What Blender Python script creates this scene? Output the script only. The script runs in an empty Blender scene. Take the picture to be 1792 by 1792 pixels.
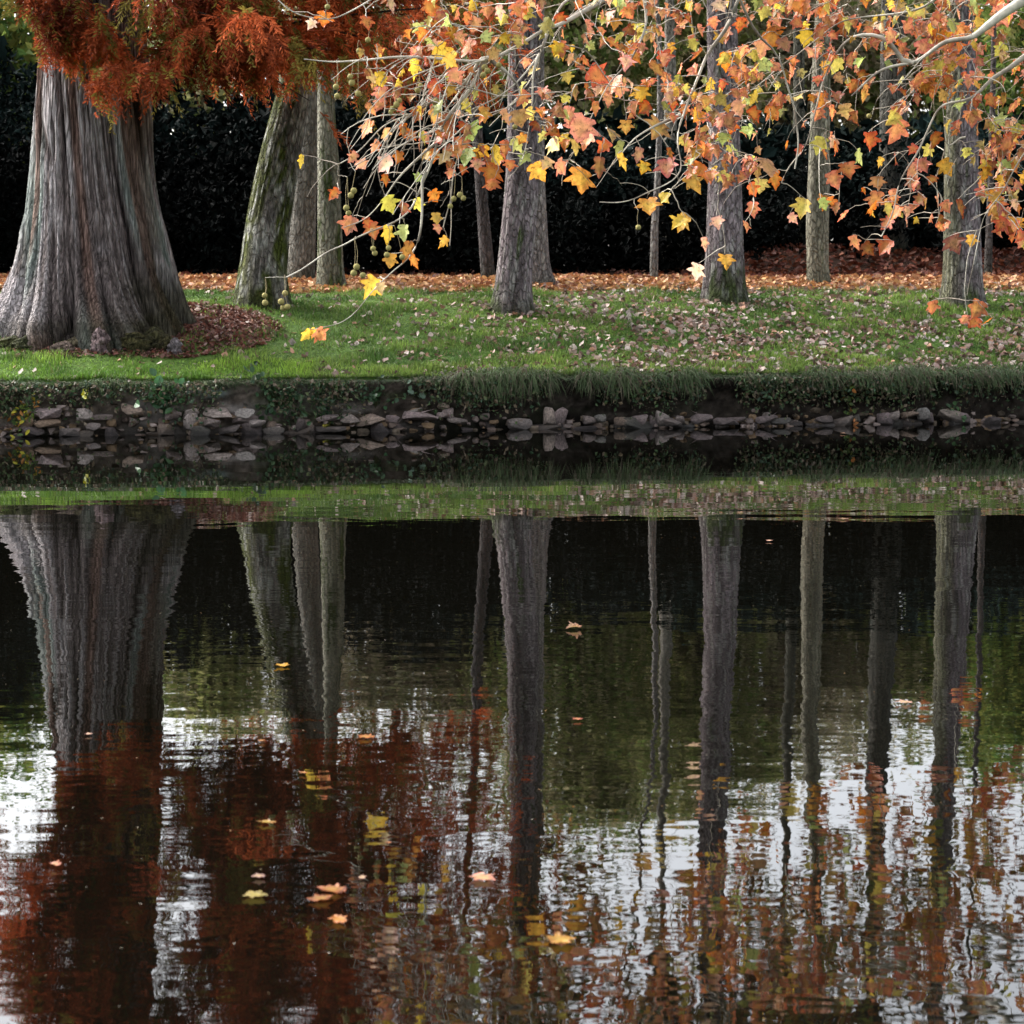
import bpy, math
import numpy as np
from mathutils import Vector
R = np.random.default_rng(7)
S = bpy.context.scene
COL = S.collection
rad = math.radians

# ------------------------------------------------------------------ camera
FPX, HCAM = 3750.0, 2.2            # focal length in photo pixels (1792 wide), eye height over the water
PITCH = math.atan((896 - 475) / FPX)
cp, sp = math.cos(PITCH), math.sin(PITCH)
cam = bpy.data.cameras.new('camera')
camo = bpy.data.objects.new('camera', cam); COL.objects.link(camo)
camo.location = (0, 0, HCAM); camo.rotation_euler = (math.pi/2 - PITCH, 0, 0)
cam.sensor_width = 36; cam.lens = FPX/1792*36
cam.clip_start = .1; cam.clip_end = 4000
cam.dof.use_dof = True; cam.dof.focus_distance = 19.5; cam.dof.aperture_fstop = 5.0
S.camera = camo

def at(px, py, Y):
    u, v = (px-896)/FPX, (896-py)/FPX
    d = np.array([u, cp+v*sp, -sp+v*cp]); t = Y/d[1]
    return np.array([d[0]*t, Y, HCAM+d[2]*t])
def on_water(px, py):
    u, v = (px-896)/FPX, (896-py)/FPX
    d = np.array([u, cp+v*sp, -sp+v*cp]); t = -HCAM/d[2]
    return np.array([d[0]*t, d[1]*t, 0.0])
def proj(P):
    P = np.atleast_2d(P); q = P-np.array([0, 0, HCAM])
    dep = q[:, 1]*cp-q[:, 2]*sp; up = q[:, 1]*sp+q[:, 2]*cp
    return 896+FPX*q[:, 0]/dep, 896-FPX*up/dep

# ------------------------------------------------------------------ noise
def _h(*k):
    h = np.zeros(k[0].shape, np.uint32)
    for i, a in enumerate(k):
        h = (h ^ (a.astype(np.int64) & 0xffffffff).astype(np.uint32)*np.uint32([374761393, 668265263, 2246822519][i]))
        h = (h ^ (h >> np.uint32(13)))*np.uint32(1274126177)
    h = h ^ (h >> np.uint32(16))
    return (h & np.uint32(0xffffff)).astype(np.float64)/0xffffff
def n2(x, y, px=0, seed=0):
    """value noise in 0..1; px = period in x (0 none)"""
    x, y = np.broadcast_arrays(np.asarray(x, float), np.asarray(y, float))
    ix, iy = np.floor(x), np.floor(y); fx, fy = x-ix, y-iy
    fx = fx*fx*(3-2*fx); fy = fy*fy*(3-2*fy)
    ix = ix.astype(np.int64); iy = iy.astype(np.int64)
    w = (lambda a: np.mod(a, px)) if px else (lambda a: a)
    s = np.full(ix.shape, seed, np.int64)
    a, b = _h(w(ix), iy, s), _h(w(ix+1), iy, s)
    c, d = _h(w(ix), iy+1, s), _h(w(ix+1), iy+1, s)
    return (a+(b-a)*fx)*(1-fy)+(c+(d-c)*fx)*fy
def fbm(x, y, o=4, seed=0):
    t, a, s = 0, .5, 0
    for i in range(o):
        t = t+a*n2(x*2**i, y*2**i, 0, seed+i); s += a; a *= .5
    return t/s
def sst(a, b, x):
    t = np.clip((x-a)/(b-a), 0, 1); return t*t*(3-2*t)
def mix(a, b, t):
    return np.asarray(a, float)*(1-t)[..., None]+np.asarray(b, float)*t[..., None]

# ------------------------------------------------------------------ mesh building
class MB:
    def __init__(s): s.v = []; s.t = []; s.q = []; s.c = []; s.n = 0
    def add(s, V, tris=None, quads=None, col=None):
        V = np.asarray(V, float).reshape(-1, 3)
        s.v.append(V)
        if tris is not None and len(tris): s.t.append(np.asarray(tris, np.int64).reshape(-1, 3)+s.n)
        if quads is not None and len(quads): s.q.append(np.asarray(quads, np.int64).reshape(-1, 4)+s.n)
        c = np.ones((len(V), 3)) if col is None else np.broadcast_to(np.asarray(col, float), (len(V), 3))
        s.c.append(c); s.n += len(V)
    def mesh(s, name, mat=None, smooth=True, origin=None):
        V = np.concatenate(s.v); C = np.concatenate(s.c)
        if origin is not None: V = V-np.asarray(origin, float)
        T = np.concatenate(s.t) if s.t else np.zeros((0, 3), np.int64)
        Q = np.concatenate(s.q) if s.q else np.zeros((0, 4), np.int64)
        me = bpy.data.meshes.new(name)
        me.vertices.add(len(V)); me.vertices.foreach_set('co', V.astype(np.float32).ravel())
        li = np.concatenate([T.ravel(), Q.ravel()]).astype(np.int32)
        me.loops.add(len(li)); me.loops.foreach_set('vertex_index', li)
        ls = np.concatenate([np.arange(len(T))*3, len(T)*3+np.arange(len(Q))*4]).astype(np.int32)
        me.polygons.add(len(ls)); me.polygons.foreach_set('loop_start', ls)
        me.polygons.foreach_set('use_smooth', np.full(len(ls), smooth))
        me.update(calc_edges=True); me.validate()
        ca = me.color_attributes.new('Col', 'FLOAT_COLOR', 'POINT')
        ca.data.foreach_set('color', np.concatenate([C, np.ones((len(C), 1))], 1).astype(np.float32).ravel())
        if mat: me.materials.append(mat)
        return me
    def build(s, name, mat, parent=None, smooth=True, loc=None):
        """loc: world position of the object's origin; vertices were given in world space"""
        o0 = np.zeros(3) if loc is None else np.asarray(loc, float)
        if parent is not None and loc is None: o0 = world(parent)
        o = bpy.data.objects.new(name, s.mesh(name, mat, smooth, o0)); COL.objects.link(o)
        if parent is not None:
            o.parent = parent; o.location = Vector(o0-world(parent))
        else: o.location = Vector(o0)
        return o
def world(o):
    p = np.zeros(3)
    while o is not None: p = p+np.array(o.location); o = o.parent
    return p
def tag(o, label=None, cat=None, group=None, kind=None):
    for k, v in (('label', label), ('category', cat), ('group', group), ('kind', kind)):
        if v: o[k] = v
    return o
def thing(name, label, cat, loc, group=None):
    o = bpy.data.objects.new(name, None); COL.objects.link(o); o.location = Vector(loc)
    o.empty_display_size = .2
    return tag(o, label, cat, group)

def tube(mb, P, r, n=6, col=None):
    P = np.asarray(P, float); m = len(P); r = np.broadcast_to(np.asarray(r, float), (m,))
    T = np.gradient(P, axis=0); T /= np.linalg.norm(T, axis=1)[:, None]+1e-9
    ref = np.where(np.abs(T[:, 2:3]) > .9, np.array([[1., 0, 0]]), np.array([[0, 0, 1.]]))
    A = np.cross(T, ref); A /= np.linalg.norm(A, axis=1)[:, None]+1e-9; B = np.cross(T, A)
    th = np.arange(n)/n*2*np.pi
    V = P[:, None]+r[:, None, None]*(A[:, None]*np.cos(th)[None, :, None]+B[:, None]*np.sin(th)[None, :, None])
    i, j = np.meshgrid(np.arange(m-1), np.arange(n), indexing='ij'); j2 = (j+1) % n
    q = np.stack([i*n+j, i*n+j2, (i+1)*n+j2, (i+1)*n+j], -1).reshape(-1, 4)
    c = None
    if col is not None:
        c = np.asarray(col, float)
        if c.ndim == 2: c = np.repeat(c, n, 0)
    mb.add(V.reshape(-1, 3), quads=q, col=c)
def spline(P, k=6):
    P = np.asarray(P, float)
    if len(P) < 3:
        return P[0]+(P[-1]-P[0])*np.linspace(0, 1, k+1)[:, None]
    Q = np.vstack([2*P[0]-P[1], P, 2*P[-1]-P[-2]]); out = []
    t = np.linspace(0, 1, k, endpoint=False)[:, None]
    for i in range(1, len(Q)-2):
        a, b, c, d = Q[i-1:i+3]
        out.append(.5*(2*b+(c-a)*t+(2*a-5*b+4*c-d)*t**2+(3*b-a-3*c+d)*t**3))
    out.append(P[-1:]); return np.vstack(out)
def unit(v): return v/(np.linalg.norm(v, axis=-1, keepdims=True)+1e-9)
def rvec(n): return unit(R.normal(size=(n, 3)))

def leaf_quads(mb, P, size, col, droop=.4, up=.3, wid=.6, fold=.25):
    """N pointed, folded leaves at P: two triangles either side of a midrib"""
    N = len(P); size = np.broadcast_to(size, (N,))[:, None]
    d = rvec(N); d[:, 2] -= droop; d = unit(d)
    nn = rvec(N); nn[:, 2] += up; s = unit(np.cross(d, nn)); u = np.cross(s, d)
    b = P-d*size*.5; tip = P+d*size*.5; m = P+u*size*0
    l = m-s*size*wid*.5+u*size*fold*wid; r = m+s*size*wid*.5+u*size*fold*wid
    V = np.stack([b, l, tip, r], 1).reshape(-1, 3); k = np.arange(N)[:, None]*4
    mb.add(V, tris=np.concatenate([k+[0, 2, 1], k+[0, 3, 2]]), col=np.repeat(np.broadcast_to(col, (N, 3)), 4, 0))

# ------------------------------------------------------------------ materials
def mat(name):
    m = bpy.data.materials.new(name); m.use_nodes = True; nt = m.node_tree
    for n in list(nt.nodes): nt.nodes.remove(n)
    out = nt.nodes.new('ShaderNodeOutputMaterial')
    return m, nt, out
def N(nt, t, **kw):
    n = nt.nodes.new(t)
    for k, v in kw.items():
        if k.startswith('i_'):
            n.inputs[k[2:].replace('_', ' ')].default_value = v
        else: setattr(n, k, v)
    return n
def math_n(nt, op, a, b=None):
    n = nt.nodes.new('ShaderNodeMath'); n.operation = op
    for i, x in enumerate((a, b)):
        if x is None: continue
        if hasattr(x, 'is_linked'): nt.links.new(x, n.inputs[i])
        else: n.inputs[i].default_value = x
    return n.outputs[0]
def noise_n(nt, vec, scale, detail=4, rough=.55):
    n = N(nt, 'ShaderNodeTexNoise'); n.inputs['Scale'].default_value = scale
    n.inputs['Detail'].default_value = detail; n.inputs['Roughness'].default_value = rough
    if vec is not None: nt.links.new(vec, n.inputs['Vector'])
    return n.outputs[0]
def col_mat(name, rough=.8, nscale=6., nstretch=(1, 1, 1), lo=.6, hi=1.4, bump=0., bscale=40., trans=0., spec=.3, detail=5, crack=None, spots=0.):
    """colour attribute modulated by a noise, optional bump and translucency"""
    m, nt, out = mat(name); L = nt.links.new
    a = N(nt, 'ShaderNodeVertexColor', layer_name='Col')
    tc = N(nt, 'ShaderNodeTexCoord'); mp = N(nt, 'ShaderNodeMapping'); mp.inputs['Scale'].default_value = nstretch
    L(tc.outputs['Object'], mp.inputs['Vector'])
    nz = noise_n(nt, mp.outputs[0], nscale, detail)
    mr = N(nt, 'ShaderNodeMapRange'); L(nz, mr.inputs[0])
    mr.inputs[1].default_value = .3; mr.inputs[2].default_value = .7; mr.inputs[3].default_value = lo; mr.inputs[4].default_value = hi
    mx = N(nt, 'ShaderNodeVectorMath', operation='SCALE'); L(a.outputs[0], mx.inputs[0]); L(mr.outputs[0], mx.inputs[3])
    ck = None
    if crack:
        cs_, cz, cw, cd = crack
        m3 = N(nt, 'ShaderNodeMapping'); m3.inputs['Scale'].default_value = (1, 1, cz); L(tc.outputs['Object'], m3.inputs['Vector'])
        nv = N(nt, 'ShaderNodeTexNoise'); nv.inputs['Scale'].default_value = 9; nv.inputs['Detail'].default_value = 4; L(m3.outputs[0], nv.inputs['Vector'])
        ad = N(nt, 'ShaderNodeVectorMath', operation='MULTIPLY_ADD'); L(nv.outputs[1], ad.inputs[0]); ad.inputs[1].default_value = (.09,)*3; L(m3.outputs[0], ad.inputs[2])
        vo = N(nt, 'ShaderNodeTexVoronoi', feature='DISTANCE_TO_EDGE'); vo.inputs['Scale'].default_value = cs_; L(ad.outputs[0], vo.inputs['Vector'])
        mc = N(nt, 'ShaderNodeMapRange', interpolation_type='SMOOTHSTEP'); L(vo.outputs['Distance'], mc.inputs[0])
        for i, v_ in ((1, 0.), (2, cw), (3, 0.), (4, 1.)): mc.inputs[i].default_value = v_
        ck = mc.outputs[0]; kk = math_n(nt, 'ADD', math_n(nt, 'MULTIPLY', ck, cd), 1-cd*.75)
        m4 = N(nt, 'ShaderNodeVectorMath', operation='SCALE'); L(mx.outputs[0], m4.inputs[0]); L(kk, m4.inputs[3]); mx = m4
    if spots:
        sp_ = N(nt, 'ShaderNodeMapRange', interpolation_type='SMOOTHSTEP'); L(noise_n(nt, tc.outputs['Object'], 38, 3), sp_.inputs[0])
        for i, v_ in ((1, .58), (2, .68), (3, 1.), (4, 1-spots)): sp_.inputs[i].default_value = v_
        m5 = N(nt, 'ShaderNodeVectorMath', operation='SCALE'); L(mx.outputs[0], m5.inputs[0]); L(sp_.outputs[0], m5.inputs[3]); mx = m5
    b = N(nt, 'ShaderNodeBsdfPrincipled'); L(mx.outputs[0], b.inputs['Base Color'])
    b.inputs['Roughness'].default_value = rough; b.inputs['Specular IOR Level'].default_value = spec
    if bump:
        bn = noise_n(nt, mp.outputs[0], bscale, 6, .65)
        bp = N(nt, 'ShaderNodeBump'); bp.inputs['Strength'].default_value = 1; bp.inputs['Distance'].default_value = bump
        L(math_n(nt, 'ADD', bn, math_n(nt, 'MULTIPLY', ck, .9)) if ck else bn, bp.inputs['Height']); L(bp.outputs[0], b.inputs['Normal'])
    if trans:
        tr = N(nt, 'ShaderNodeBsdfTranslucent'); L(mx.outputs[0], tr.inputs[0])
        ms = N(nt, 'ShaderNodeMixShader'); ms.inputs[0].default_value = trans
        L(b.outputs[0], ms.inputs[1]); L(tr.outputs[0], ms.inputs[2]); L(ms.outputs[0], out.inputs[0])
    else: L(b.outputs[0], out.inputs[0])
    return m

M_ground = col_mat('ground_surface', .95, 9, lo=.6, hi=1.35, bump=.03, bscale=14, spec=.1)
M_grass = col_mat('grass_blades', .6, 2.0, lo=.75, hi=1.25, trans=.25, spec=.25)
M_litter = col_mat('dry_leaves', .7, 60, lo=.7, hi=1.25, trans=.12, spec=.25)
M_bark = col_mat('bark', .92, 26, (1, 1, .35), .5, 1.5, bump=.05, bscale=34, spec=.12, detail=8, crack=(15, .38, .16, .26))
M_bigbark = col_mat('stringy_bark', .95, 34, (1, 1, .14), .40, 1.6, bump=.07, bscale=50, spec=.06, detail=9, crack=(17, .07, .22, .3))
M_twig = col_mat('twig_bark', .7, 20, lo=.7, hi=1.2, spec=.3)
M_plane = col_mat('plane_leaf', .5, 24, lo=.66, hi=1.25, trans=.36, spec=.3, spots=.6)
M_ball = col_mat('seed_ball_surface', .8, 150, lo=.6, hi=1.3, bump=.004, bscale=220, spec=.2)
M_rust = col_mat('rust_needles', .75, 1.2, lo=.5, hi=1.45, trans=.35, spec=.15)
M_dark = col_mat('evergreen_leaf', .8, .6, lo=.35, hi=1.65, trans=.0, spec=.03)
M_crown = col_mat('autumn_crown_leaf', .6, .8, lo=.6, hi=1.4, trans=.5, spec=.2)
M_plant = col_mat('bank_plant_leaf', .5, 8, lo=.7, hi=1.3, trans=.2, spec=.35)
M_stone = None
def stone_mat():
    m, nt, out = mat('bank_rubble'); L = nt.links.new
    oi = N(nt, 'ShaderNodeObjectInfo'); tc = N(nt, 'ShaderNodeTexCoord')
    cr = N(nt, 'ShaderNodeValToRGB'); L(oi.outputs['Random'], cr.inputs[0])
    e = cr.color_ramp.elements
    e[0].position = 0; e[0].color = (.12, .09, .08, 1); e[1].position = 1; e[1].color = (.10, .085, .06, 1)
    for p, c in ((.2, (.34, .26, .25)), (.4, (.22, .17, .15)), (.6, (.37, .31, .28)), (.75, (.30, .2, .13)), (.9, (.26, .24, .22))):
        x = e.new(p); x.color = (*c, 1)
    nz = noise_n(nt, tc.outputs['Object'], 7, 6, .65)
    mr = N(nt, 'ShaderNodeMapRange'); L(nz, mr.inputs[0])
    for i, v in ((1, .3), (2, .7), (3, .25), (4, 1.45)): mr.inputs[i].default_value = v
    mx = N(nt, 'ShaderNodeVectorMath', operation='SCALE'); L(cr.outputs[0], mx.inputs[0]); L(mr.outputs[0], mx.inputs[3])
    g = N(nt, 'ShaderNodeNewGeometry'); sx = N(nt, 'ShaderNodeSeparateXYZ'); L(g.outputs['Position'], sx.inputs[0])
    n3 = noise_n(nt, g.outputs['Position'], 5, 4)
    wet = math_n(nt, 'ADD', sx.outputs['Z'], math_n(nt, 'MULTIPLY', n3, -.12))     # wet, algae-dark foot of the stones
    mr2 = N(nt, 'ShaderNodeMapRange'); L(wet, mr2.inputs[0])
    for i, v in ((1, -.02), (2, .16), (3, .16), (4, .95)): mr2.inputs[i].default_value = v
    m2 = N(nt, 'ShaderNodeVectorMath', operation='SCALE'); L(mx.outputs[0], m2.inputs[0]); L(mr2.outputs[0], m2.inputs[3])
    b = N(nt, 'ShaderNodeBsdfPrincipled'); L(m2.outputs[0], b.inputs['Base Color']); b.inputs['Roughness'].default_value = .8
    bp = N(nt, 'ShaderNodeBump'); bp.inputs['Distance'].default_value = .02; L(noise_n(nt, tc.outputs['Object'], 18, 8, .7), bp.inputs['Height'])
    L(bp.outputs[0], b.inputs['Normal']); L(b.outputs[0], out.inputs[0])
    return m
M_stone = stone_mat()

def water_mat():
    m, nt, out = mat('lake_water'); L = nt.links.new
    g = N(nt, 'ShaderNodeNewGeometry')
    def layer(scale, sx, sy, amp, det=2, rot=0.):
        mp = N(nt, 'ShaderNodeMapping'); mp.inputs['Scale'].default_value = (sx, sy, 1); mp.inputs['Rotation'].default_value = (0, 0, rot)
        L(g.outputs['Position'], mp.inputs['Vector'])
        return math_n(nt, 'MULTIPLY', noise_n(nt, mp.outputs[0], scale, det, .5), amp)
    h = layer(.9, .45, 1, WAT[0], 0)
    h = math_n(nt, 'ADD', h, layer(2.9, .42, 1, WAT[1], 0, .12))
    # patches of breeze: stronger ripples out on the open water, calm under the bank
    sx = N(nt, 'ShaderNodeSeparateXYZ'); L(g.outputs['Position'], sx.inputs[0])
    mr = N(nt, 'ShaderNodeMapRange', interpolation_type='SMOOTHSTEP'); L(sx.outputs['Y'], mr.inputs[0])
    for i, v in ((1, 25.), (2, 8.5), (3, .13), (4, 1.)) if False else ((1, 27.), (2, 10.), (3, .22), (4, 1.)): mr.inputs[i].default_value = v
    m2 = N(nt, 'ShaderNodeMapRange', interpolation_type='SMOOTHSTEP'); L(sx.outputs['Y'], m2.inputs[0])
    for i, v in ((1, 19.), (2, 8.), (3, .55), (4, 1.)): m2.inputs[i].default_value = v
    fine = math_n(nt, 'ADD', layer(7.5, .5, 1, WAT[2], 1, -.1), layer(15, .6, 1, WAT[3], 1, .3))
    h = math_n(nt, 'ADD', h, math_n(nt, 'MULTIPLY', fine, m2.outputs[0]))
    pt = math_n(nt, 'ADD', math_n(nt, 'MULTIPLY', noise_n(nt, g.outputs['Position'], .28, 2), 1.2), .4)
    h = math_n(nt, 'MULTIPLY', h, math_n(nt, 'MULTIPLY', mr.outputs[0], pt))
    bp = N(nt, 'ShaderNodeBump'); bp.inputs['Strength'].default_value = 1; bp.inputs['Distance'].default_value = 1
    L(h, bp.inputs['Height'])
    b = N(nt, 'ShaderNodeBsdfPrincipled'); b.inputs['Base Color'].default_value = (.0016, .0015, .001, 1)
    b.inputs['Roughness'].default_value = 0.0; b.inputs['IOR'].default_value = 1.45
    L(bp.outputs[0], b.inputs['Normal']); L(b.outputs[0], out.inputs[0])
    return m
WAT = (.0026, .0020, .0009, .00018)

# ------------------------------------------------------------------ terrain
def Yb(x):
    x = np.asarray(x, float)
    return 29.95+.23*9*np.tanh(x/9)+.22*(n2(x*.55, 3.1)-.5)+.10*(n2(x*2.1, 9.1)-.5)
_Y = np.array([30.25, 31.6, 32.8, 34., 35., 36.2, 37.6, 38.8]); _p = [655, 612, 574, 540, 525, 511, 497, 488]
_Z = np.array([at(896, p, y)[2] for p, y in zip(_p, _Y)]); _S = (_Y-30)/8.8
ZTOP = _Z[-1]
def ground(x, y):
    x = np.asarray(x, float); y = np.asarray(y, float)
    yb = Yb(x); s = (y-yb)/(38.8-yb)
    z = np.interp(s, _S, _Z)
    z = z+.05*(fbm(x*.5, y*.5, 3, 5)-.5)*sst(.02, .2, s)
    far = np.clip(y-38.8, 0, None)
    z = z+.02*np.clip(far, 0, 10)+sst(3.2, 5.8, x)*sst(.4, 4.5, far)*.46*(.7+.6*n2(x*.45, y*.3, 0, 3))*(1-sst(20, 60, far))
    # mound of roots under the big trunk
    d = np.hypot((x+6.08)/1.9, (y-32.0)/1.5); z = z+.1*(1-sst(.8, 1.7, d))
    return z

xs = np.concatenate([-np.geomspace(600, 14.5, 26), np.arange(-14, 14.01, .14), np.geomspace(14.5, 600, 26)])
rows = []
def row(yf, zf): rows.append((np.broadcast_to(yf, xs.shape).astype(float), np.broadcast_to(zf, xs.shape).astype(float)))
prom = lambda x, y: sst(9.8, 11.6, x+.25*np.abs(y-16)-.4*n2(y*.4, 2.))*(1-sst(9, 13, np.abs(y-16)))
for y, z in ((-900, 1.5), (-60, 1.0), (-10, .75), (-2, .6), (1.2, .55), (2.0, .35), (2.6, -.25), (4, -.7)):
    row(y, z+.1*(n2(xs*.6, y*.6)-.5))
for y in np.arange(5, 27.5, .6): row(y, -.9+2.0*prom(xs, y)+.1*(n2(xs*.7, y*.7)-.5))
y0 = Yb(xs); under = .10*(n2(xs*1.3, 1.7)-.5)
for dy, z in ((-.9, -.7), (-.15, -.45), (0.02, -.12), (.05, .05), (.10, .18), (.13, .30), (.15, .42), (.14, .55), (.13, .66), (.17, .73)):
    row(y0+dy+under*(z > 0)*(z < .6)+.15*(0 < z < .6)+.06*(.6 < z < .7), z if z < .7 else z+.03*(n2(xs*3, 8.)-.5))
for s in np.concatenate([np.linspace(.03, 1, 66)]):
    y = y0+s*(38.8-y0); row(y, ground(xs, y))
for y in np.concatenate([np.arange(39.1, 50, .45), np.geomspace(51, 1800, 22)]): row(y, ground(xs, y))
TY = np.array([r[0] for r in rows]); TZ = np.array([r[1] for r in rows]); TX = np.broadcast_to(xs, TY.shape)
YB = Yb(TX); s = (TY-YB)/(38.8-YB)
gn = fbm(TX*1.3, TY*1.3, 4, 11)
grass = mix((.034, .075, .012), (.06, .105, .020), gn)
C = grass.copy()
earth = mix((.045, .035, .027), (.13, .105, .085), n2(TX*3.2, TZ*9, 0, 4))
ef = ((TY > YB-1.0) & (s < .028) & (TZ < .69)).astype(float); C = C*(1-ef)[..., None]+earth*ef[..., None]
bed = ((TY < YB-.1) & (TZ < .25)).astype(float); C = C*(1-bed)[..., None]+np.array([.03, .026, .02])*bed[..., None]
dirt = 1-sst(.85, 1.15, np.hypot((TX+5.8)/1.9, (TY-31.95)/1.55)+.8*(fbm(TX*1.5, TY*1.5, 3, 15)-.5))
dirt *= (s > .10)
C = mix(0, 0, dirt) if False else C*(1-dirt)[..., None]+mix((.055, .022, .016), (.11, .05, .035), n2(TX*6, TY*6))*dirt[..., None]
lit = sst(.70, .80, s+.10*(n2(TX*1.1, TY*1.5)-.5))
C = C*(1-lit)[..., None]+mix((.16, .07, .03), (.26, .13, .06), n2(TX*5, TY*5))*lit[..., None]
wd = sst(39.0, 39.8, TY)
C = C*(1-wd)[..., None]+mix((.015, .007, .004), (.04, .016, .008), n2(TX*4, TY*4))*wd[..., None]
near = (TY < 27) & (TZ > .3); C[near] = grass[near]
mb = MB(); nr, nc = TY.shape
i, j = np.meshgrid(np.arange(nr-1), np.arange(nc-1), indexing='ij'); k = i*nc+j
mb.add(np.stack([TX, TY, TZ], -1), quads=np.stack([k, k+1, k+nc+1, k+nc], -1), col=C.reshape(-1, 3))
tag(mb.build('ground', M_ground), kind='structure')

mb = MB(); mb.add([(-600, 1, 0), (600, 1, 0), (600, 33.5, 0), (-600, 33.5, 0)], quads=[(0, 1, 2, 3)])
tag(mb.build('water', water_mat()), kind='structure')

# ------------------------------------------------------------------ grass
def blades(mb, P, hgt, wid, col, lean, tipdrop=0.):
    n = len(P); a = R.uniform(0, 2*np.pi, n); sd = np.stack([np.cos(a), np.sin(a), 0*a], 1)*wid[:, None]*.5
    tip = P+np.array([0, 0, 1.])*hgt[:, None]+lean
    mid = P+np.array([0, 0, .55])*hgt[:, None]+lean*.3
    V = np.stack([P-sd, P+sd, mid+sd*.8, mid-sd*.8, tip], 1).reshape(-1, 3); k = np.arange(n)[:, None]*5
    c = np.repeat(col, 5, 0).reshape(n, 5, 3).copy(); c[:, :2] *= .6; c[:, 4] *= 1.15
    mb.add(V, tris=k+[3, 2, 4], quads=k+[0, 1, 2, 3], col=c.reshape(-1, 3))
n = 230000
x = R.uniform(-12, 12, n); yb = Yb(x); sv = R.random(n)**1.25*.80+.012; y = yb+sv*(38.8-yb)
dd = np.hypot((x+5.8)/1.9, (y-31.95)/1.55)+.8*(fbm(x*1.5, y*1.5, 3, 15)-.5)+R.normal(0, .16, n)
patch = fbm(x*1.1, y*1.1, 3, 21)
keep = ((dd > 1.03) | (sv < .10)) & (R.random(n) > sst(.66, .80, sv+.10*(n2(x*1.1, y*1.5)-.5))) & (patch+R.random(n)*.5 > .45)
x, y, sv, patch = x[keep], y[keep], sv[keep], patch[keep]; n = len(x)
P = np.stack([x, y, ground(x, y)-.01], 1)
tn = np.clip((fbm(x*.8, y*1.2, 3, 33)-.3)*2.2, 0, 1)
tn = np.clip(tn*.7+.6*(n2(x*2.6, y*2.6, 0, 34)-.4), 0, 1); col = mix((.048, .105, .018), (.20, .29, .055), tn)*R.uniform(.55, 1.4, (n, 1))
lb = (x < -2.8) & (sv < .12); col[lb] = col[lb]*np.array([1.25, 1.35, .9])
dry = R.random(n) < .06; col[dry] = np.array([.16, .13, .06])*R.uniform(.6, 1.2, (dry.sum(), 1))
lean = R.normal(0, .028, (n, 3))*[1, 1, 0]
mb = MB(); blades(mb, P, R.uniform(.025, .075, n)*(.3+1.5*n2(x*3, y*3, 0, 35))*(.6+patch), R.uniform(.008, .016, n), col, lean)
tag(mb.build('grass', M_grass, smooth=False), kind='stuff')

# long grass hanging over the lip of the bank
n = 60000
x = R.uniform(-11, 12, n); clump = n2(x*1.6, 0, 0, 41)*.5+n2(x*6, 0, 0, 42)*.5; clump = np.clip((clump-.5)*1.9+.5, 0, 1)
dens = .85+.15*sst(-3.9, -2.6, x+.5*(n2(x*1.7, 5.)-.5)); keep = R.random(n) < dens*(.08+.8*clump); x = x[keep]; clump = clump[keep]; n = len(x)
right = sst(-3.6, -1., x)
y = Yb(x)+R.uniform(.0, .36, n); z = np.where(y > Yb(x)+.27, ground(x, y), .72)-.02
Ln = R.uniform(.10, .40, n)*(.2+1.3*clump*R.uniform(.6, 1.1, n))*(.4+.36*right)
out_ = R.uniform(.08, .30, n)*(.5+.5*right)
P0 = np.stack([x, y, z], 1); sx_ = R.normal(0, .13, n)+.12*(n2(x*4, 0, 0, 43)-.5)
ptsT = [0, .35, .7, 1.]; ups = R.uniform(0, 1.1, n)
cen = [P0+np.stack([sx_*t, -out_*t**.8-.12*t*(Ln > .2), Ln*((.5+ups)*t-1.55*t**2)], 1) for t in ptsT]
gc = mix((.020, .040, .014), (.085, .125, .05), np.clip(clump*.6+.55*R.random(n)-.1, 0, 1)); dg = R.random(n) < .10+.25*n2(x*1.1, 0, 0, 44)
gc[dg] = mix((.07, .055, .035), (.15, .13, .09), R.random(dg.sum()))
mb = MB(); w = R.uniform(.007, .014, n)
sd = np.stack([w, 0*w, 0*w], 1)*.5
V = np.stack([cen[0]-sd, cen[0]+sd, cen[1]-sd, cen[1]+sd, cen[2]-sd*.7, cen[2]+sd*.7, cen[3]], 1).reshape(-1, 3); k = np.arange(n)[:, None]*7
mb.add(V, tris=k+[4, 5, 6], quads=np.concatenate([k+[0, 1, 3, 2], k+[2, 3, 5, 4]]), col=np.repeat(gc, 7, 0))
tag(mb.build('bank_grass', M_grass, smooth=False), kind='stuff')

# ------------------------------------------------------------------ fallen leaves (uncountable litter)
def litter(name, x, y, size, cols, lift=.02, up=1.6):
    n = len(x); mb = MB(); P = np.stack([x, y, ground(x, y)+R.uniform(.0, lift, n)], 1)
    d = rvec(n)*[1, 1, .35]; d = unit(d); nn = rvec(n); nn[:, 2] += up; s_ = unit(np.cross(d, nn)); u = np.cross(s_, d)
    sz = size[:, None]; cu = R.uniform(-.1, .35, n)[:, None]
    ring = []
    for a in range(7):
        t = a/7*2*np.pi; rr = (.5 if a % 2 == 0 else .36)*R.uniform(.75, 1.15, (n, 1))
        ring.append(P+(d*np.cos(t)+s_*np.sin(t))*sz*rr+u*sz*cu*abs(np.sin(t))*.7)
    V = np.stack([P-u*sz*.02]+ring, 1).reshape(-1, 3); k = np.arange(n)[:, None]*8
    T = np.concatenate([k+[0, 1+a, 1+(a+1) % 7] for a in range(7)])
    mb.add(V, tris=T, col=np.repeat(cols, 8, 0))
    return tag(mb.build(name, M_litter, smooth=False), kind='stuff')
n = 30000
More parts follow.
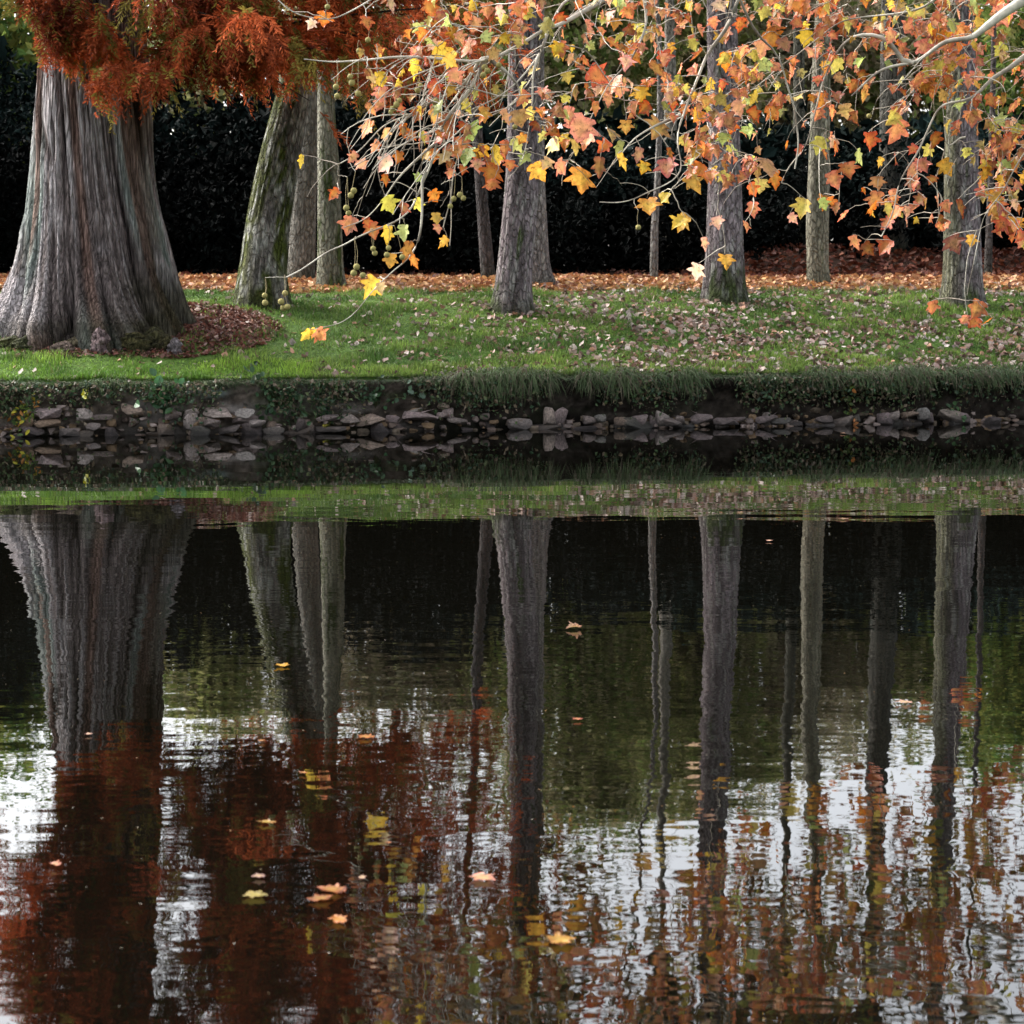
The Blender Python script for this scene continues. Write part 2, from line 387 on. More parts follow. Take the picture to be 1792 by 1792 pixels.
x = R.uniform(-10, 12, n); yb = Yb(x); sv = R.random(n)*.81+.015; y = yb+sv*(38.8-yb)
px_, py_ = proj(np.stack([x, y, ground(x, y)], 1))
dn = sst(480, 1150, px_+250*(fbm(x*.7, y*.9, 3, 51)-.5))*(.35+.65*sst(520, 575, py_))*(.35+.8*sst(.38, .62, fbm(x*1.3, y*2, 3, 52)))*.85+.05
keep = R.random(n) < dn; x, y = x[keep], y[keep]; n = len(x)
pal = np.array([(.36, .25, .22), (.30, .21, .17), (.17, .10, .075), (.40, .32, .28), (.10, .06, .045), (.33, .18, .12), (.45, .38, .34)])
litter('fallen_leaves', x, y, R.uniform(.06, .125, n), 1.25*pal[R.integers(0, 7, n)]*R.uniform(.35, 1.15, (n, 1)), .05, .8)
n = 16000
x = R.uniform(-12, 13, n); y = R.uniform(35.6, 39.4, n); yb = Yb(x); sv = (y-yb)/(38.8-yb)
keep = R.random(n) < sst(.66, .78, sv+.10*(n2(x*1.1, y*1.5)-.5)); x, y = x[keep], y[keep]; n = len(x)
pal = np.array([(.42, .19, .07), (.36, .15, .06), (.48, .27, .11), (.26, .10, .05), (.50, .33, .17), (.40, .22, .12), (.2, .08, .04)])
litter('path_leaves', x, y, R.uniform(.08, .17, n), pal[R.integers(0, 7, n)]*R.uniform(.7, 1.2, (n, 1)), .05, 1.2)
n = 9000
x = R.uniform(-10, 12, n); y = 39+R.random(n)**1.4*6.5; keep = R.random(n) < .12+.88*sst(3, 5, x); x, y = x[keep], y[keep]; n = len(x)
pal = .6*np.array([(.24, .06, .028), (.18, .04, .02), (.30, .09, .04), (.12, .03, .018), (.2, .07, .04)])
litter('wood_floor_leaves', x, y, R.uniform(.09, .18, n), pal[R.integers(0, 5, n)]*R.uniform(.6, 1.2, (n, 1)), .06, 1.0)
n = 9000
a = R.uniform(0, 2*np.pi, n); rr = np.sqrt(R.random(n))*1.25; x = -5.8+np.cos(a)*rr*1.9; y = 31.95+np.sin(a)*rr*1.55
keep = (y > Yb(x)+1.05+.25*n2(x*2, 1.)); x, y = x[keep], y[keep]; n = len(x)
pal = np.array([(.16, .055, .035), (.11, .04, .03), (.20, .085, .06), (.08, .035, .028), (.24, .13, .10)])
litter('needle_litter', x, y, R.uniform(.03, .09, n), pal[R.integers(0, 5, n)]*R.uniform(.6, 1.2, (n, 1)), .03, 1.2)

# ------------------------------------------------------------------ stone revetment along the waterline
import bmesh
def rock_mesh(seed):
    r = np.random.default_rng(seed); bm = bmesh.new()
    q = r.normal(size=(15, 3)); q /= np.linalg.norm(q, axis=1)[:, None]; q *= r.uniform(.8, 1.05, (15, 1))
    q = np.clip(q*np.array([1.05, 1, 1]), -.78, .78)
    for p in q: bm.verts.new(p*.64)
    bmesh.ops.convex_hull(bm, input=bm.verts)
    for v in [v for v in bm.verts if not v.link_faces]: bm.verts.remove(v)
    bmesh.ops.bevel(bm, geom=bm.edges[:], offset=.05, segments=2, affect='EDGES', profile=.6)
    bmesh.ops.triangulate(bm, faces=bm.faces[:])
    bmesh.ops.subdivide_edges(bm, edges=bm.edges[:], cuts=1, use_grid_fill=True)
    for v in bm.verts:
        c = v.co; f = 1+.07*(n2(np.array(c.x*5+seed), np.array(c.y*5+c.z*3.3)).item()-.5); v.co = c*f
    me = bpy.data.meshes.new('stone'); bm.to_mesh(me); bm.free()
    me.polygons.foreach_set('use_smooth', np.full(len(me.polygons), False)); me.materials.append(M_stone)
    return me
rocks = [rock_mesh(100+i) for i in range(9)]
wall = thing('stone_bank_wall', 'low rubble stone wall holding the grassy bank at the waterline', 'wall', (0, float(Yb(0)), 0))
wo = world(wall); cnt = 0
def stone(px, zc, w, h, d=None, off=.0):
    global cnt
    if cnt >= 100: return
    yb = float(Yb((px-896)*30/FPX)); p = at(px, 740, yb); p = np.array([p[0], yb-.02+off, zc])
    o = bpy.data.objects.new('stone', rocks[R.integers(0, 9)]); COL.objects.link(o); o.parent = wall
    o.location = Vector(p-wo); o.scale = (w, d or max(.18, w*.7), h)
    o.rotation_euler = (R.normal(0, .12), R.normal(0, .12), R.uniform(-.35, .35)+(math.pi if R.random() < .5 else 0)); cnt += 1
    return o
# crumbling earth face behind the stones
gx = np.arange(-11, 11.5, .045); gz = np.arange(-.12, .77, .035); GX, GZ = np.meshgrid(gx, gz); GZ = np.minimum(GZ, .695+.05*(n2(GX*6, GX*0, 0, 199)-.5))
ov = .16*sst(.35, .74, GZ)*(.25+.75*sst(-3.5, -1.5, GX))+.05*(1-sst(-.1, .3, GZ))
GY = Yb(GX)+.10-ov-.16*(fbm(GX*2.6, GZ*5, 4, 201)-.5)-.05*(n2(GX*14, GZ*18, 0, 205)-.5)
mbw = MB(); nr_, nc_ = GX.shape; i, j = np.meshgrid(np.arange(nr_-1), np.arange(nc_-1), indexing='ij'); k = i*nc_+j
ec = mix((.028, .022, .017), (.20, .165, .135), np.clip(1.2*fbm(GX*3, GZ*7, 4, 207)+.9*(n2(GX*19, GZ*24, 0, 208)-.5)-.15, 0, 1)); pl_ = sst(.58, .72, fbm(GX*1.4, GZ*3, 3, 209))*(1-sst(-1.5, .5, GX))*.8
ec = ec*(1-pl_)[..., None]+np.array([.24, .215, .195])*pl_[..., None]; gm = sst(.55, .7, fbm(GX*2.1, GZ*4, 3, 211))*.6
ec = ec*(1-gm)[..., None]+np.array([.035, .05, .02])*gm[..., None]; bl_ = np.exp(-((GX+4.05)/.16)**2-((GZ-.56)/.06)**2); ec = ec*(1-.8*bl_)[..., None]+np.array([.22, .32, .29])*(.8*bl_)[..., None]
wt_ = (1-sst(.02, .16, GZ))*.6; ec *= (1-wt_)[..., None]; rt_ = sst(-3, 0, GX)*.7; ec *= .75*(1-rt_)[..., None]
mbw.add(np.stack([GX, GY, GZ], -1).reshape(-1, 3), quads=np.stack([k, k+1, k+nc_+1, k+nc_], -1).reshape(-1, 4), col=ec.reshape(-1, 3))
mbw.build('earth_face', M_ground, wall)
# small rubble wedged between the big stones, one mesh
rv = [np.array([v.co[:] for v in m_.vertices]) for m_ in rocks]; rf = [np.array([p_.vertices[:] for p_ in m_.polygons if len(p_.vertices) == 3]) for m_ in rocks]
mbr = MB(); nn_ = 0
for q in range(520):
    x_ = R.uniform(-8.5, 9); z_ = abs(R.normal(0, .16))*(1.0 if x_ < -1 else .55)-.02
    if z_ > .45: continue
    e = R.uniform(.04, .13)*np.array([1.5, 1, R.uniform(.5, 1)]); a = R.uniform(0, 6.28); kk = R.integers(0, 9); V = rv[kk]*e
    V = np.stack([V[:, 0]*math.cos(a)-V[:, 1]*math.sin(a), V[:, 0]*math.sin(a)+V[:, 1]*math.cos(a), V[:, 2]], 1)+[x_, float(Yb(x_))-.06+R.uniform(-.04, .1), z_]
    mbr.add(V, tris=rf[kk], col=np.array([(.16, .12, .10), (.25, .2, .18), (.10, .08, .06), (.19, .13, .08)][R.integers(0, 4)])*R.uniform(.5, 1.2))
ru = mbr.build('rubble', M_ground, wall, smooth=False); ru['kind'] = 'stuff'
# stones picked out from the photograph: px, height above water, width, height
for a in ((90, .30, .34, .16), (150, .30, .22, .20), (85, .16, .36, .15), (125, .05, .3, .14), (165, .12, .2, .12), (148, .01, .3, .13), (60, .06, .3, .14),
          (305, .26, .22, .18), (335, .20, .20, .26), (350, .05, .30, .2), (385, .30, .46, .10), (372, .16, .24, .14), (405, .06, .34, .12), (430, .27, .28, .17), (445, .15, .34, .12),
          (292, .08, .24, .2), (480, .03, .3, .13), (525, .12, .18, .2), (545, .07, .16, .17), (575, .19, .32, .13),
          (650, .18, .46, .13), (690, .17, .24, .11), (735, .19, .5, .16), (775, .2, .18, .13), (800, .12, .3, .12), (615, .2, .3, .12),
          (910, .07, .36, .18), (962, .19, .19, .30), (980, .19, .18, .30), (1025, .12, .3, .16), (1050, .14, .18, .12), (1090, .09, .28, .14), (1120, .1, .26, .2),
          (1155, .13, .26, .24), (1185, .1, .2, .14), (1270, .08, .4, .1), (1340, .1, .34, .12), (1365, .07, .3, .1), (1440, .08, .3, .12),
          (1565, .13, .26, .15), (1590, .13, .26, .12), (1617, .14, .24, .2), (1680, .1, .2, .12)):
    stone(*a, off=-.06)
pxs = list(np.linspace(15, 1790, 58))
for p in pxs:
    p += R.uniform(-12, 12)
    if p < 800 and R.random() < .6: stone(p, R.uniform(.12, .36), R.uniform(.16, .42), R.uniform(.08, .2), off=R.uniform(.0, .06))
    elif R.random() < .9: stone(p, R.uniform(-.04, .10), R.uniform(.14, .5), R.uniform(.08, .24), off=R.uniform(-.05, .05))

# low weeds and trailing stems covering the bank face
n = 22000; x = R.uniform(-10, 11, n); pxb = 896+x*FPX/30; cl_n = n2(x*1.7, 0, 0, 221)*.6+n2(x*5, 0, 0, 222)*.4
dn = np.interp(pxb, [0, 60, 120, 240, 400, 440, 800, 900, 1792], [.6, .6, .35, .4, .45, 1, 1, 1, 1]); keep = R.random(n) < dn*sst(.3, .62, cl_n); x = x[keep]; n = len(x)
z = .74-np.abs(R.normal(0, .21, n))-.05*R.random(n); y = Yb(x)-.05-.18*R.random(n)+.1*(z > .7); ok = z > .1
P = np.stack([x, y, z], 1)[ok]; n = len(P)
pc_ = np.array([(.03, .06, .02), (.05, .085, .03), (.08, .10, .04), (.10, .075, .045), (.14, .11, .075), (.035, .07, .035)])[R.integers(0, 6, n)]*R.uniform(.6, 1.3, (n, 1))
mb = MB(); leaf_quads(mb, P, R.uniform(.03, .085, n), pc_, .5, .5, .65)
tag(mb.build('bank_weeds', M_plant, smooth=False), kind='stuff')

# ------------------------------------------------------------------ trunks
def trunk(mb, tab, Y, ztop, nth, colf, strand=(10, 26, 60), rough=(.05, .03, .012), topr=.35, dz=.12, lean=0., flare=.0, twist=0., seed=0, nflute=0, bury=.45):
    """tab: (py, left px, right px) of the trunk's outline at distance Y, bottom first"""
    c, r = [], []
    for py, l, rr in tab:
        a, b = at(l, py, Y), at(rr, py, Y); c.append((a+b)/2); r.append((b[0]-a[0])/2)
    c = np.array(c); r = np.array(r); o = np.argsort(c[:, 2]); c, r = c[o], r[o]
    c[:, 1] = Y
    g = float(ground(c[0, 0], Y)); zb = min(g, c[0, 2])-bury
    c = np.vstack([[c[0, 0], Y, zb], c, [c[-1, 0]+lean, Y+.3, ztop]]); r = np.concatenate([[r[0]*1.06], r, [r[-1]*topr]])
    z = np.arange(zb, ztop, dz); cx = np.interp(z, c[:, 2], c[:, 0]); cy = np.interp(z, c[:, 2], c[:, 1]); cr = np.interp(z, c[:, 2], r)
    k = max(3, int(.5/dz)) | 1; ker = np.hanning(k+2)[1:-1]; ker /= ker.sum(); pad = k//2
    sm = lambda a: np.convolve(np.pad(a, pad, mode='reflect', reflect_type='odd'), ker, 'valid')
    cx, cr = sm(cx), sm(cr)
    th = np.arange(nth)/nth*2*np.pi; TH, ZZ = np.meshgrid(th, z)
    U = (TH/(2*np.pi)+twist*ZZ/(2*np.pi)) % 1
    f = 0; base = np.zeros_like(TH)
    if nflute:
        for fr, am, wd, sd_ in ((34, .030, .16, 51), (58, .022, .2, 52), (95, .012, .25, 53)):
            warp = .25*(n2(U*12, ZZ*.9, 12, seed+sd_+9)-.5)
            nz = n2(((U*fr+warp*3) % fr), ZZ*.33, fr, seed+sd_); cr_ = np.exp(-((nz-.5)/(wd*.28))**2)*sst(.25, .6, n2(U*20, ZZ*.8, 20, seed+sd_+5))
            base -= am*cr_; f = f-cr_*1.1
    for q, (fr, am) in enumerate(zip(strand, rough)):
        nz = n2(U*fr, ZZ*(.5+.35*q), fr, seed+q); rd = 1-np.abs(2*nz-1)
        base += am*(rd-.5); f = f+(rd-.5)*(1-.15*q)
    hgt = ZZ-g
    if nflute:
        hh_ = np.clip(hgt, 0, None)
        ph = U*nflute+.8*(n2(U*nflute, ZZ*.35, nflute, seed+31)-.5)+.25*(n2(U*40, ZZ*.9, 40, seed+33)-.5)
        ph2 = U*23+.9*(n2(U*23, ZZ*.5, 23, seed+34)-.5)+.3*(n2(U*60, ZZ*1.2, 60, seed+35)-.5)
        big = n2(U*5, ZZ*.1, 5, seed+32)-.5
        fl = np.abs(np.sin(np.pi*ph))**.55-.72; fl2 = np.abs(np.sin(np.pi*ph2))**.5-.75
        base += fl*(.045+.20*np.exp(-hh_/.8))+fl2*(.022+.05*np.exp(-hh_/1.2))+big*(.04+.30*np.exp(-hh_/.45))
        f = f+np.clip(fl, -.5, .1)*.9+np.clip(fl2, -.5, .1)*.9+big*.5  # groove shade painted mildly into the bark colour through f
    fr_ = 1+(flare+.05)*np.exp(-np.clip(hgt, 0, None)/.3)*(.3+1.6*n2(U*7, ZZ*0, 7, seed+9))+.06*(n2(U*4, ZZ*.8, 4, seed+8)-.5)
    RR = cr[:, None]*fr_*(1+base)
    V = np.stack([cx[:, None]+RR*np.cos(TH), cy[:, None]+RR*np.sin(TH), ZZ], -1)
    nz_ = len(z); i, j = np.meshgrid(np.arange(nz_-1), np.arange(nth), indexing='ij'); j2 = (j+1) % nth
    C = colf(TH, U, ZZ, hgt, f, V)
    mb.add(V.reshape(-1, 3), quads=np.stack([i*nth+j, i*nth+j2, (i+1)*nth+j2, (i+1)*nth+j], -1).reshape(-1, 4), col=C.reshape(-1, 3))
    return cx, cy, cr, z
def bark(dark, lightc, moss=0., mossc=(.05, .07, .02), pale=0., palec=(.42, .42, .38), low=.5, left=None, seed=0):
    def fn(TH, U, Z, hgt, f, V):
        t = np.clip(.5+f*.55+.4*(n2(U*24, Z*2.2, 24, seed+60)-.5)+.5*(n2(U*50, Z*14, 50, seed+66)-.5), 0, 1); C = mix(dark, lightc, t)
        if left is not None:
            s_ = sst(.0, .7, -np.cos(TH)+.5*(n2(U*16, Z*1.5, 16, seed+61)-.5)); C = C*(1-s_*.8)[..., None]+np.asarray(left)*(s_*.8*(.3+1.3*t))[..., None]
        if moss:
            mm = sst(.5, .72, n2(U*9, Z*1.1, 9, seed+62)*.6+n2(U*30, Z*5, 30, seed+63)*.4+.25*np.exp(-np.clip(hgt, 0, None)/low)-.12+.2*(moss-1))
            C = C*(1-mm)[..., None]+np.asarray(mossc)*(mm*(.6+.9*n2(U*60, Z*18, 60, seed+64)))[..., None]
        fk = sst(.60, .72, n2(U*34, Z*11, 34, seed+67)); C = C*(1-.55*fk)[..., None]+np.asarray(dark)*.55*fk[..., None]*.8
        bl = n2(U*5, Z*.9, 5, seed+68); C = C*(.75+.5*bl)[..., None]
        if pale:
            pp = sst(.66, .78, n2(U*40, Z*7, 40, seed+65))*pale; C = C*(1-pp)[..., None]+np.asarray(palec)*pp[..., None]
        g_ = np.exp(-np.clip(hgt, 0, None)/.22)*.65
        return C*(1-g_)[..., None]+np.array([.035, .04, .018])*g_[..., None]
    return fn

def crown_mesh(seed, n=2600, pal=((.22, .10, .03), (.16, .13, .03), (.10, .12, .03), (.25, .16, .05)), size=.26):
    r = np.random.default_rng(seed); mb = MB(); nb = 34
    c = r.normal(size=(nb, 3)); c /= np.linalg.norm(c, axis=1)[:, None]; c *= r.random((nb, 1))**.45; c *= [2.6, 2.6, 2.1]
    k = r.integers(0, nb, n); P = c[k]+r.normal(size=(n, 3))*[.42, .42, .3]
    pal = np.array(pal); col = pal[(k+r.integers(0, 2, n)) % len(pal)]*r.uniform(.6, 1.3, (n, 1))
    leaf_quads(mb, P, r.uniform(.7, 1.3, n)*size, col, .5, .3, .7)
    lim = MB()
    for q in c: tube(lim, spline([(0, 0, -4.2), (q[0]*.25, q[1]*.25, -2.+.3*q[2]), (q[0]*.7, q[1]*.7, q[2]*.6-.3), q], 4), np.linspace(.10, .015, 13), 5, (.09, .08, .07))
    return mb.mesh('crown', M_crown, False), lim.mesh('limbs', M_bark)
CROWNS = [crown_mesh(s) for s in (1, 2)]
def add_crown(t, p, sc, k=0):
    for me, nm in zip(CROWNS[k], ('crown', 'limbs')):
        o = bpy.data.objects.new(nm, me); COL.objects.link(o); o.parent = t
        o.location = Vector(np.asarray(p)-world(t)); o.scale = (sc, sc, sc); o.rotation_euler = (0, 0, R.uniform(0, 6.28))
def make_tree(name, label, tab, Y, ztop, nth, colf, crown=1., low=False, **kw):
    a, b = at(tab[0][1], tab[0][0], Y), at(tab[0][2], tab[0][0], Y); x0 = (a[0]+b[0])/2
    t = thing(name, label, 'tree', (x0, Y, float(ground(x0, Y)))); mb = MB()
    cx, cy, cr, z = trunk(mb, tab, Y, ztop, nth, colf, **kw)
    mb.build('trunk', M_bark, t)
    if crown:
        add_crown(t, (cx[-1], cy[-1], ztop+3.2*crown-.6), crown, R.integers(0, 2))
        if low:
            lb_ = MB(); lc_ = MB()
            for q in range(16):
                zz = R.uniform(7.2, 12); k = int(np.argmin(abs(z-zz))); a = R.uniform(0, 6.28); Ld = R.uniform(.8, 2.4); p0 = np.array([cx[k], cy[k], zz])
                e = p0+[math.cos(a)*Ld, math.sin(a)*Ld, R.uniform(.1, .9)]; Sp = spline([p0, (p0+e)/2+[0, 0, .2], e], 5); tube(lb_, Sp, np.linspace(.05, .01, len(Sp)), 5, (.10, .09, .08))
                nl = 70; pl = np.array([(.30, .13, .04), (.26, .20, .05), (.16, .19, .05), (.34, .24, .08), (.22, .08, .03)]); tq = R.uniform(.3, 1.05, nl)[:, None]
                leaf_quads(lc_, p0+(e-p0)*tq+R.normal(0, .32, (nl, 3)), R.uniform(.14, .24, nl), pl[R.integers(0, 5, nl)]*R.uniform(.6, 1.3, (nl, 1)), .6, .3, .75)
            lb_.build('lower_limbs', M_bark, t); lc_.build('lower_foliage', M_crown, t, smooth=False)
    return t
PURP = dict(dark=(.075, .06, .062), lightc=(.235, .195, .205))
make_tree('leaning_tree', 'leaning rough trunk with green moss up its left side, right of the huge fluted trunk',
          [(552, 411, 507), (535, 413, 505), (480, 418, 500), (400, 430, 505), (300, 448, 521), (220, 468, 533), (180, 480, 540), (60, 508, 560)], 34.0, 13, 150,
          bark((.05, .047, .042), (.235, .215, .20), moss=1.15, mossc=(.05, .062, .012), pale=.9, palec=(.36, .36, .33), left=(.085, .098, .014), seed=3, low=1.2),
          strand=(9, 30, 70), rough=(.07, .05, .03), lean=.9, seed=3, flare=.10)
make_tree('pale_tree', 'smooth grey-green trunk farther back, close against the right side of the mossy leaning trunk',
          [(492, 502, 550), (400, 508, 552), (300, 516, 555), (200, 526, 558), (60, 534, 560)], 38.6, 13, 70, bark((.11, .105, .09), (.20, .19, .165), seed=5), strand=(7, 30), rough=(.03, .02), seed=5)
make_tree('pale_tree', 'pale greenish upright trunk with a dark foot, between mossy trunk and orange leaves',
          [(505, 555, 606), (480, 556, 600), (400, 556, 598), (300, 556, 595), (200, 555, 586), (60, 556, 580)], 36.9, 13, 80, bark((.145, .145, .11), (.29, .28, .22), moss=.8, seed=7), strand=(7, 30), rough=(.03, .02), seed=7, flare=.06)
make_tree('thin_dark_tree', 'slim dark trunk tilting left in the black gap, just left of the two overlapping trunks',
          [(490, 843, 867), (420, 838, 860), (330, 832, 851), (200, 824, 842)], 38.7, 12, 48, bark((.04, .037, .037), (.13, .115, .115), seed=9), lean=-.3, seed=9, crown=.7)
make_tree('grey_tree', 'brownish grey trunk standing in the grass, in front of another trunk it overlaps',
          [(546, 857, 932), (530, 862, 929), (480, 869, 930), (400, 877, 937), (310, 885, 943), (200, 888, 942), (0, 890, 938)], 33.9, 14, 130, bark(**PURP, moss=.72, pale=.35, seed=11), low=True, seed=11, flare=.08, rough=(.04, .04, .02))
make_tree('grey_tree', 'grey trunk with a spreading foot half hidden behind the brownish grey trunk',
          [(497, 915, 975), (480, 921, 963), (420, 921, 959), (310, 918, 953), (150, 916, 952), (0, 915, 952)], 37.4, 13, 80, bark((.10, .09, .088), (.24, .215, .21), pale=.5, seed=13), low=True, seed=13, flare=.12)
make_tree('thin_pale_tree', 'very thin pale trunk alone against the dark thicket, right of the two overlapping trunks',
          [(491, 1137, 1151), (400, 1139, 1152), (320, 1145, 1156), (200, 1150, 1160), (60, 1150, 1158)], 38.6, 13.5, 32, bark((.11, .105, .10), (.27, .25, .24), pale=.5, seed=15), seed=15, crown=.6, lean=-.7)
make_tree('purple_grey_tree', 'straight purplish grey trunk with a yellow leaf hanging before it, amid the orange leaves',
          [(530, 1226, 1311), (515, 1229, 1306), (450, 1235, 1302), (400, 1237, 1300), (300, 1240, 1297), (150, 1239, 1293), (0, 1238, 1290)], 35.2, 15, 140, bark(**PURP, pale=.4, moss=.6, seed=17), low=True, seed=17, flare=.06, rough=(.04, .04, .02))
make_tree('pale_tree', 'pale beige-green trunk at the back edge of the leaf path, between two purplish trunks',
          [(500, 1410, 1455), (480, 1412, 1450), (400, 1410, 1450), (300, 1414, 1452), (200, 1418, 1453), (60, 1424, 1454)], 37.8, 13, 80, bark((.15, .14, .105), (.265, .25, .19), seed=19, moss=.55), low=True, seed=19, strand=(7, 30), rough=(.03, .02), lean=.4)
make_tree('dark_tree', 'dark trunk deep in the wood, rising behind the thicket left of the right-hand purplish trunk',
          [(470, 1536, 1590), (300, 1538, 1588), (150, 1540, 1585), (0, 1542, 1582)], 43.0, 14, 60, bark((.035, .035, .03), (.10, .095, .08), seed=21), seed=21, crown=.8)
make_tree('purple_grey_tree', 'purplish grey trunk with a greenish left edge, rightmost of the large trunks',
          [(530, 1646, 1724), (515, 1650, 1719), (450, 1652, 1717), (300, 1653, 1712), (100, 1660, 1706), (0, 1664, 1704)], 35.2, 15, 140, bark(**PURP, pale=.35, moss=.5, left=(.15, .15, .085), seed=23), low=True, seed=23, flare=.06, rough=(.04, .04, .02), lean=-.1)
make_tree('thin_dark_tree', 'thin dark sapling in the shade just right of the rightmost large trunk',
          [(478, 1722, 1736), (350, 1727, 1738), (200, 1732, 1742)], 39.6, 13, 28, bark((.04, .037, .035), (.12, .105, .10), seed=25), seed=25, crown=.6)
make_tree('grey_tree', 'grey trunk of a tree behind the thicket, seen high among yellow-green leaves',
          [(480, 1158, 1190), (200, 1162, 1184), (60, 1163, 1181), (0, 1164, 1180)], 46, 14, 48, bark((.11, .10, .085), (.25, .23, .19), seed=27), seed=27, crown=.8)
make_tree('dark_tree', 'slender dark trunk behind the thicket just left of the pale beige-green trunk',
          [(480, 1388, 1410), (200, 1388, 1408), (0, 1389, 1407)], 45, 13, 40, bark((.045, .045, .035), (.12, .115, .09), seed=29), seed=29, crown=.7)

# ------------------------------------------------------------------ the great swamp cypress
BX, BY = at(163, 400, 32.0)[0], 32.0
cyp = thing('swamp_cypress', 'huge fluted trunk of a swamp cypress with rust-red feathery foliage on the grassy bank', 'tree', (BX, BY, float(ground(BX, BY))))
def bigcol(TH, U, Z, hgt, f, V):
    t = np.clip(.60+f*.40+.45*(n2(U*70, Z*.8, 70, 80)-.5)+.60*(n2(U*11, Z*.35, 11, 81)-.5), 0, 1)
    C = mix((.03, .023, .023), (.21, .172, .165), np.clip(t*1.6, 0, 1)); hi = sst(.5, .95, t); C = C*(1-hi)[..., None]+np.array([.42, .385, .39])*hi[..., None]
    g_ = sst(.55, .75, n2(U*16, Z*.25, 16, 82))*(1-sst(1.5, 3.6, hgt))*.75; C = C*(1-g_)[..., None]+np.array([.17, .22, .195])*(g_*(.4+t))[..., None]
    br = sst(.56, .7, n2(U*22, Z*.3, 22, 83))*.8; C = C*(1-br)[..., None]+np.array([.15, .085, .065])*(br*(.35+1.1*t))[..., None]
    pl = sst(.70, .8, n2(U*26, Z*1.1, 26, 84))*(1-sst(.7, 1.3, hgt))*.7; C = C*(1-pl)[..., None]+np.array([.42, .38, .39])*pl[..., None]
    # dark moss on the right-hand foot
    mo = sst(.2, .9, np.cos(TH-.0)+.3*(n2(U*20, Z*3, 20, 85)-.5))*(1-sst(.35, 1.1, hgt))*.85+np.exp(-np.clip(hgt, 0, None)/.12)*.5
    mo = np.clip(mo, 0, .9); C = C*(1-mo)[..., None]+np.array([.035, .033, .016])*(mo*(.5+.9*t))[..., None]
    return C
mb = MB()
bt = [(608, -14, 346), (590, -12, 340), (560, 0, 326), (520, 12, 311), (480, 25, 299), (440, 37, 290), (400, 45, 283), (350, 54, 274), (300, 60, 268), (250, 64, 265), (200, 66, 263), (100, 74, 255), (0, 78, 250)]
trunk(mb, bt, BY, 15.5, 620, bigcol, strand=(17, 47, 110, 210), rough=(.04, .035, .022, .012), dz=.022, topr=.12, nflute=9, twist=.13, seed=77, flare=.03, bury=.6)
mb.build('trunk', M_bigbark, cyp)
# cypress knees and mossy root lumps round the foot
def lump(px, py, Y, w, h, col, col2, seed):
    m2 = MB(); Y = Y+.35; c = at(px, py, Y); c[2] = float(ground(c[0], Y))-.05; nt_, nh = 40, 22
    TH, T = np.meshgrid(np.arange(nt_)/nt_*2*np.pi, np.linspace(0, 1, nh)); prof = np.sqrt(np.clip(1-T**1.8, 0, 1))
    rr = w*.5*prof*(1+.55*(n2(TH/(2*np.pi)*6, T*3, 6, seed)-.5)+.45*(n2(TH/(2*np.pi)*16, T*8, 16, seed+1)-.5)+.3*(n2(TH/(2*np.pi)*30, T*16, 30, seed+7)-.5))+.002
    V = np.stack([c[0]+rr*np.cos(TH), c[1]+rr*np.sin(TH)*.8, c[2]+(h+.05)*T*(1+.2*(n2(TH/(2*np.pi)*5, T*2, 5, seed+2)-.5))], -1)
    i, j = np.meshgrid(np.arange(nh-1), np.arange(nt_), indexing='ij'); j2 = (j+1) % nt_
    m2.add(V.reshape(-1, 3), quads=np.stack([i*nt_+j, i*nt_+j2, (i+1)*nt_+j2, (i+1)*nt_+j], -1).reshape(-1, 4),
           col=mix(col, col2, n2(TH/(2*np.pi)*14, T*9, 14, seed+3)).reshape(-1, 3))
    return m2.build('root_knee', M_bark, cyp)
for a in ((177, 640, 30.0, .30, .32, (.09, .06, .06), (.24, .18, .18)), (306, 645, 30.15, .24, .2, (.07, .06, .06), (.2, .175, .18)), (112, 632, 30.0, .36, .13, (.08, .06, .05), (.2, .15, .12)),
          (235, 628, 30.25, .55, .26, (.025, .025, .012), (.085, .075, .03)), (270, 625, 30.4, .5, .28, (.02, .02, .011), (.07, .065, .028)), (205, 625, 30.3, .4, .2, (.03, .028, .012), (.09, .08, .035)),
          (45, 620, 30.1, .42, .16, (.025, .03, .012), (.10, .10, .05)), (25, 612, 30.2, .5, .14, (.03, .035, .014), (.09, .09, .04)), (290, 632, 30.3, .36, .2, (.025, .022, .012), (.08, .07, .03)),
          (135, 622, 30.2, .3, .14, (.06, .05, .03), (.13, .11, .07))):
    lump(*a, seed=int(a[0]))
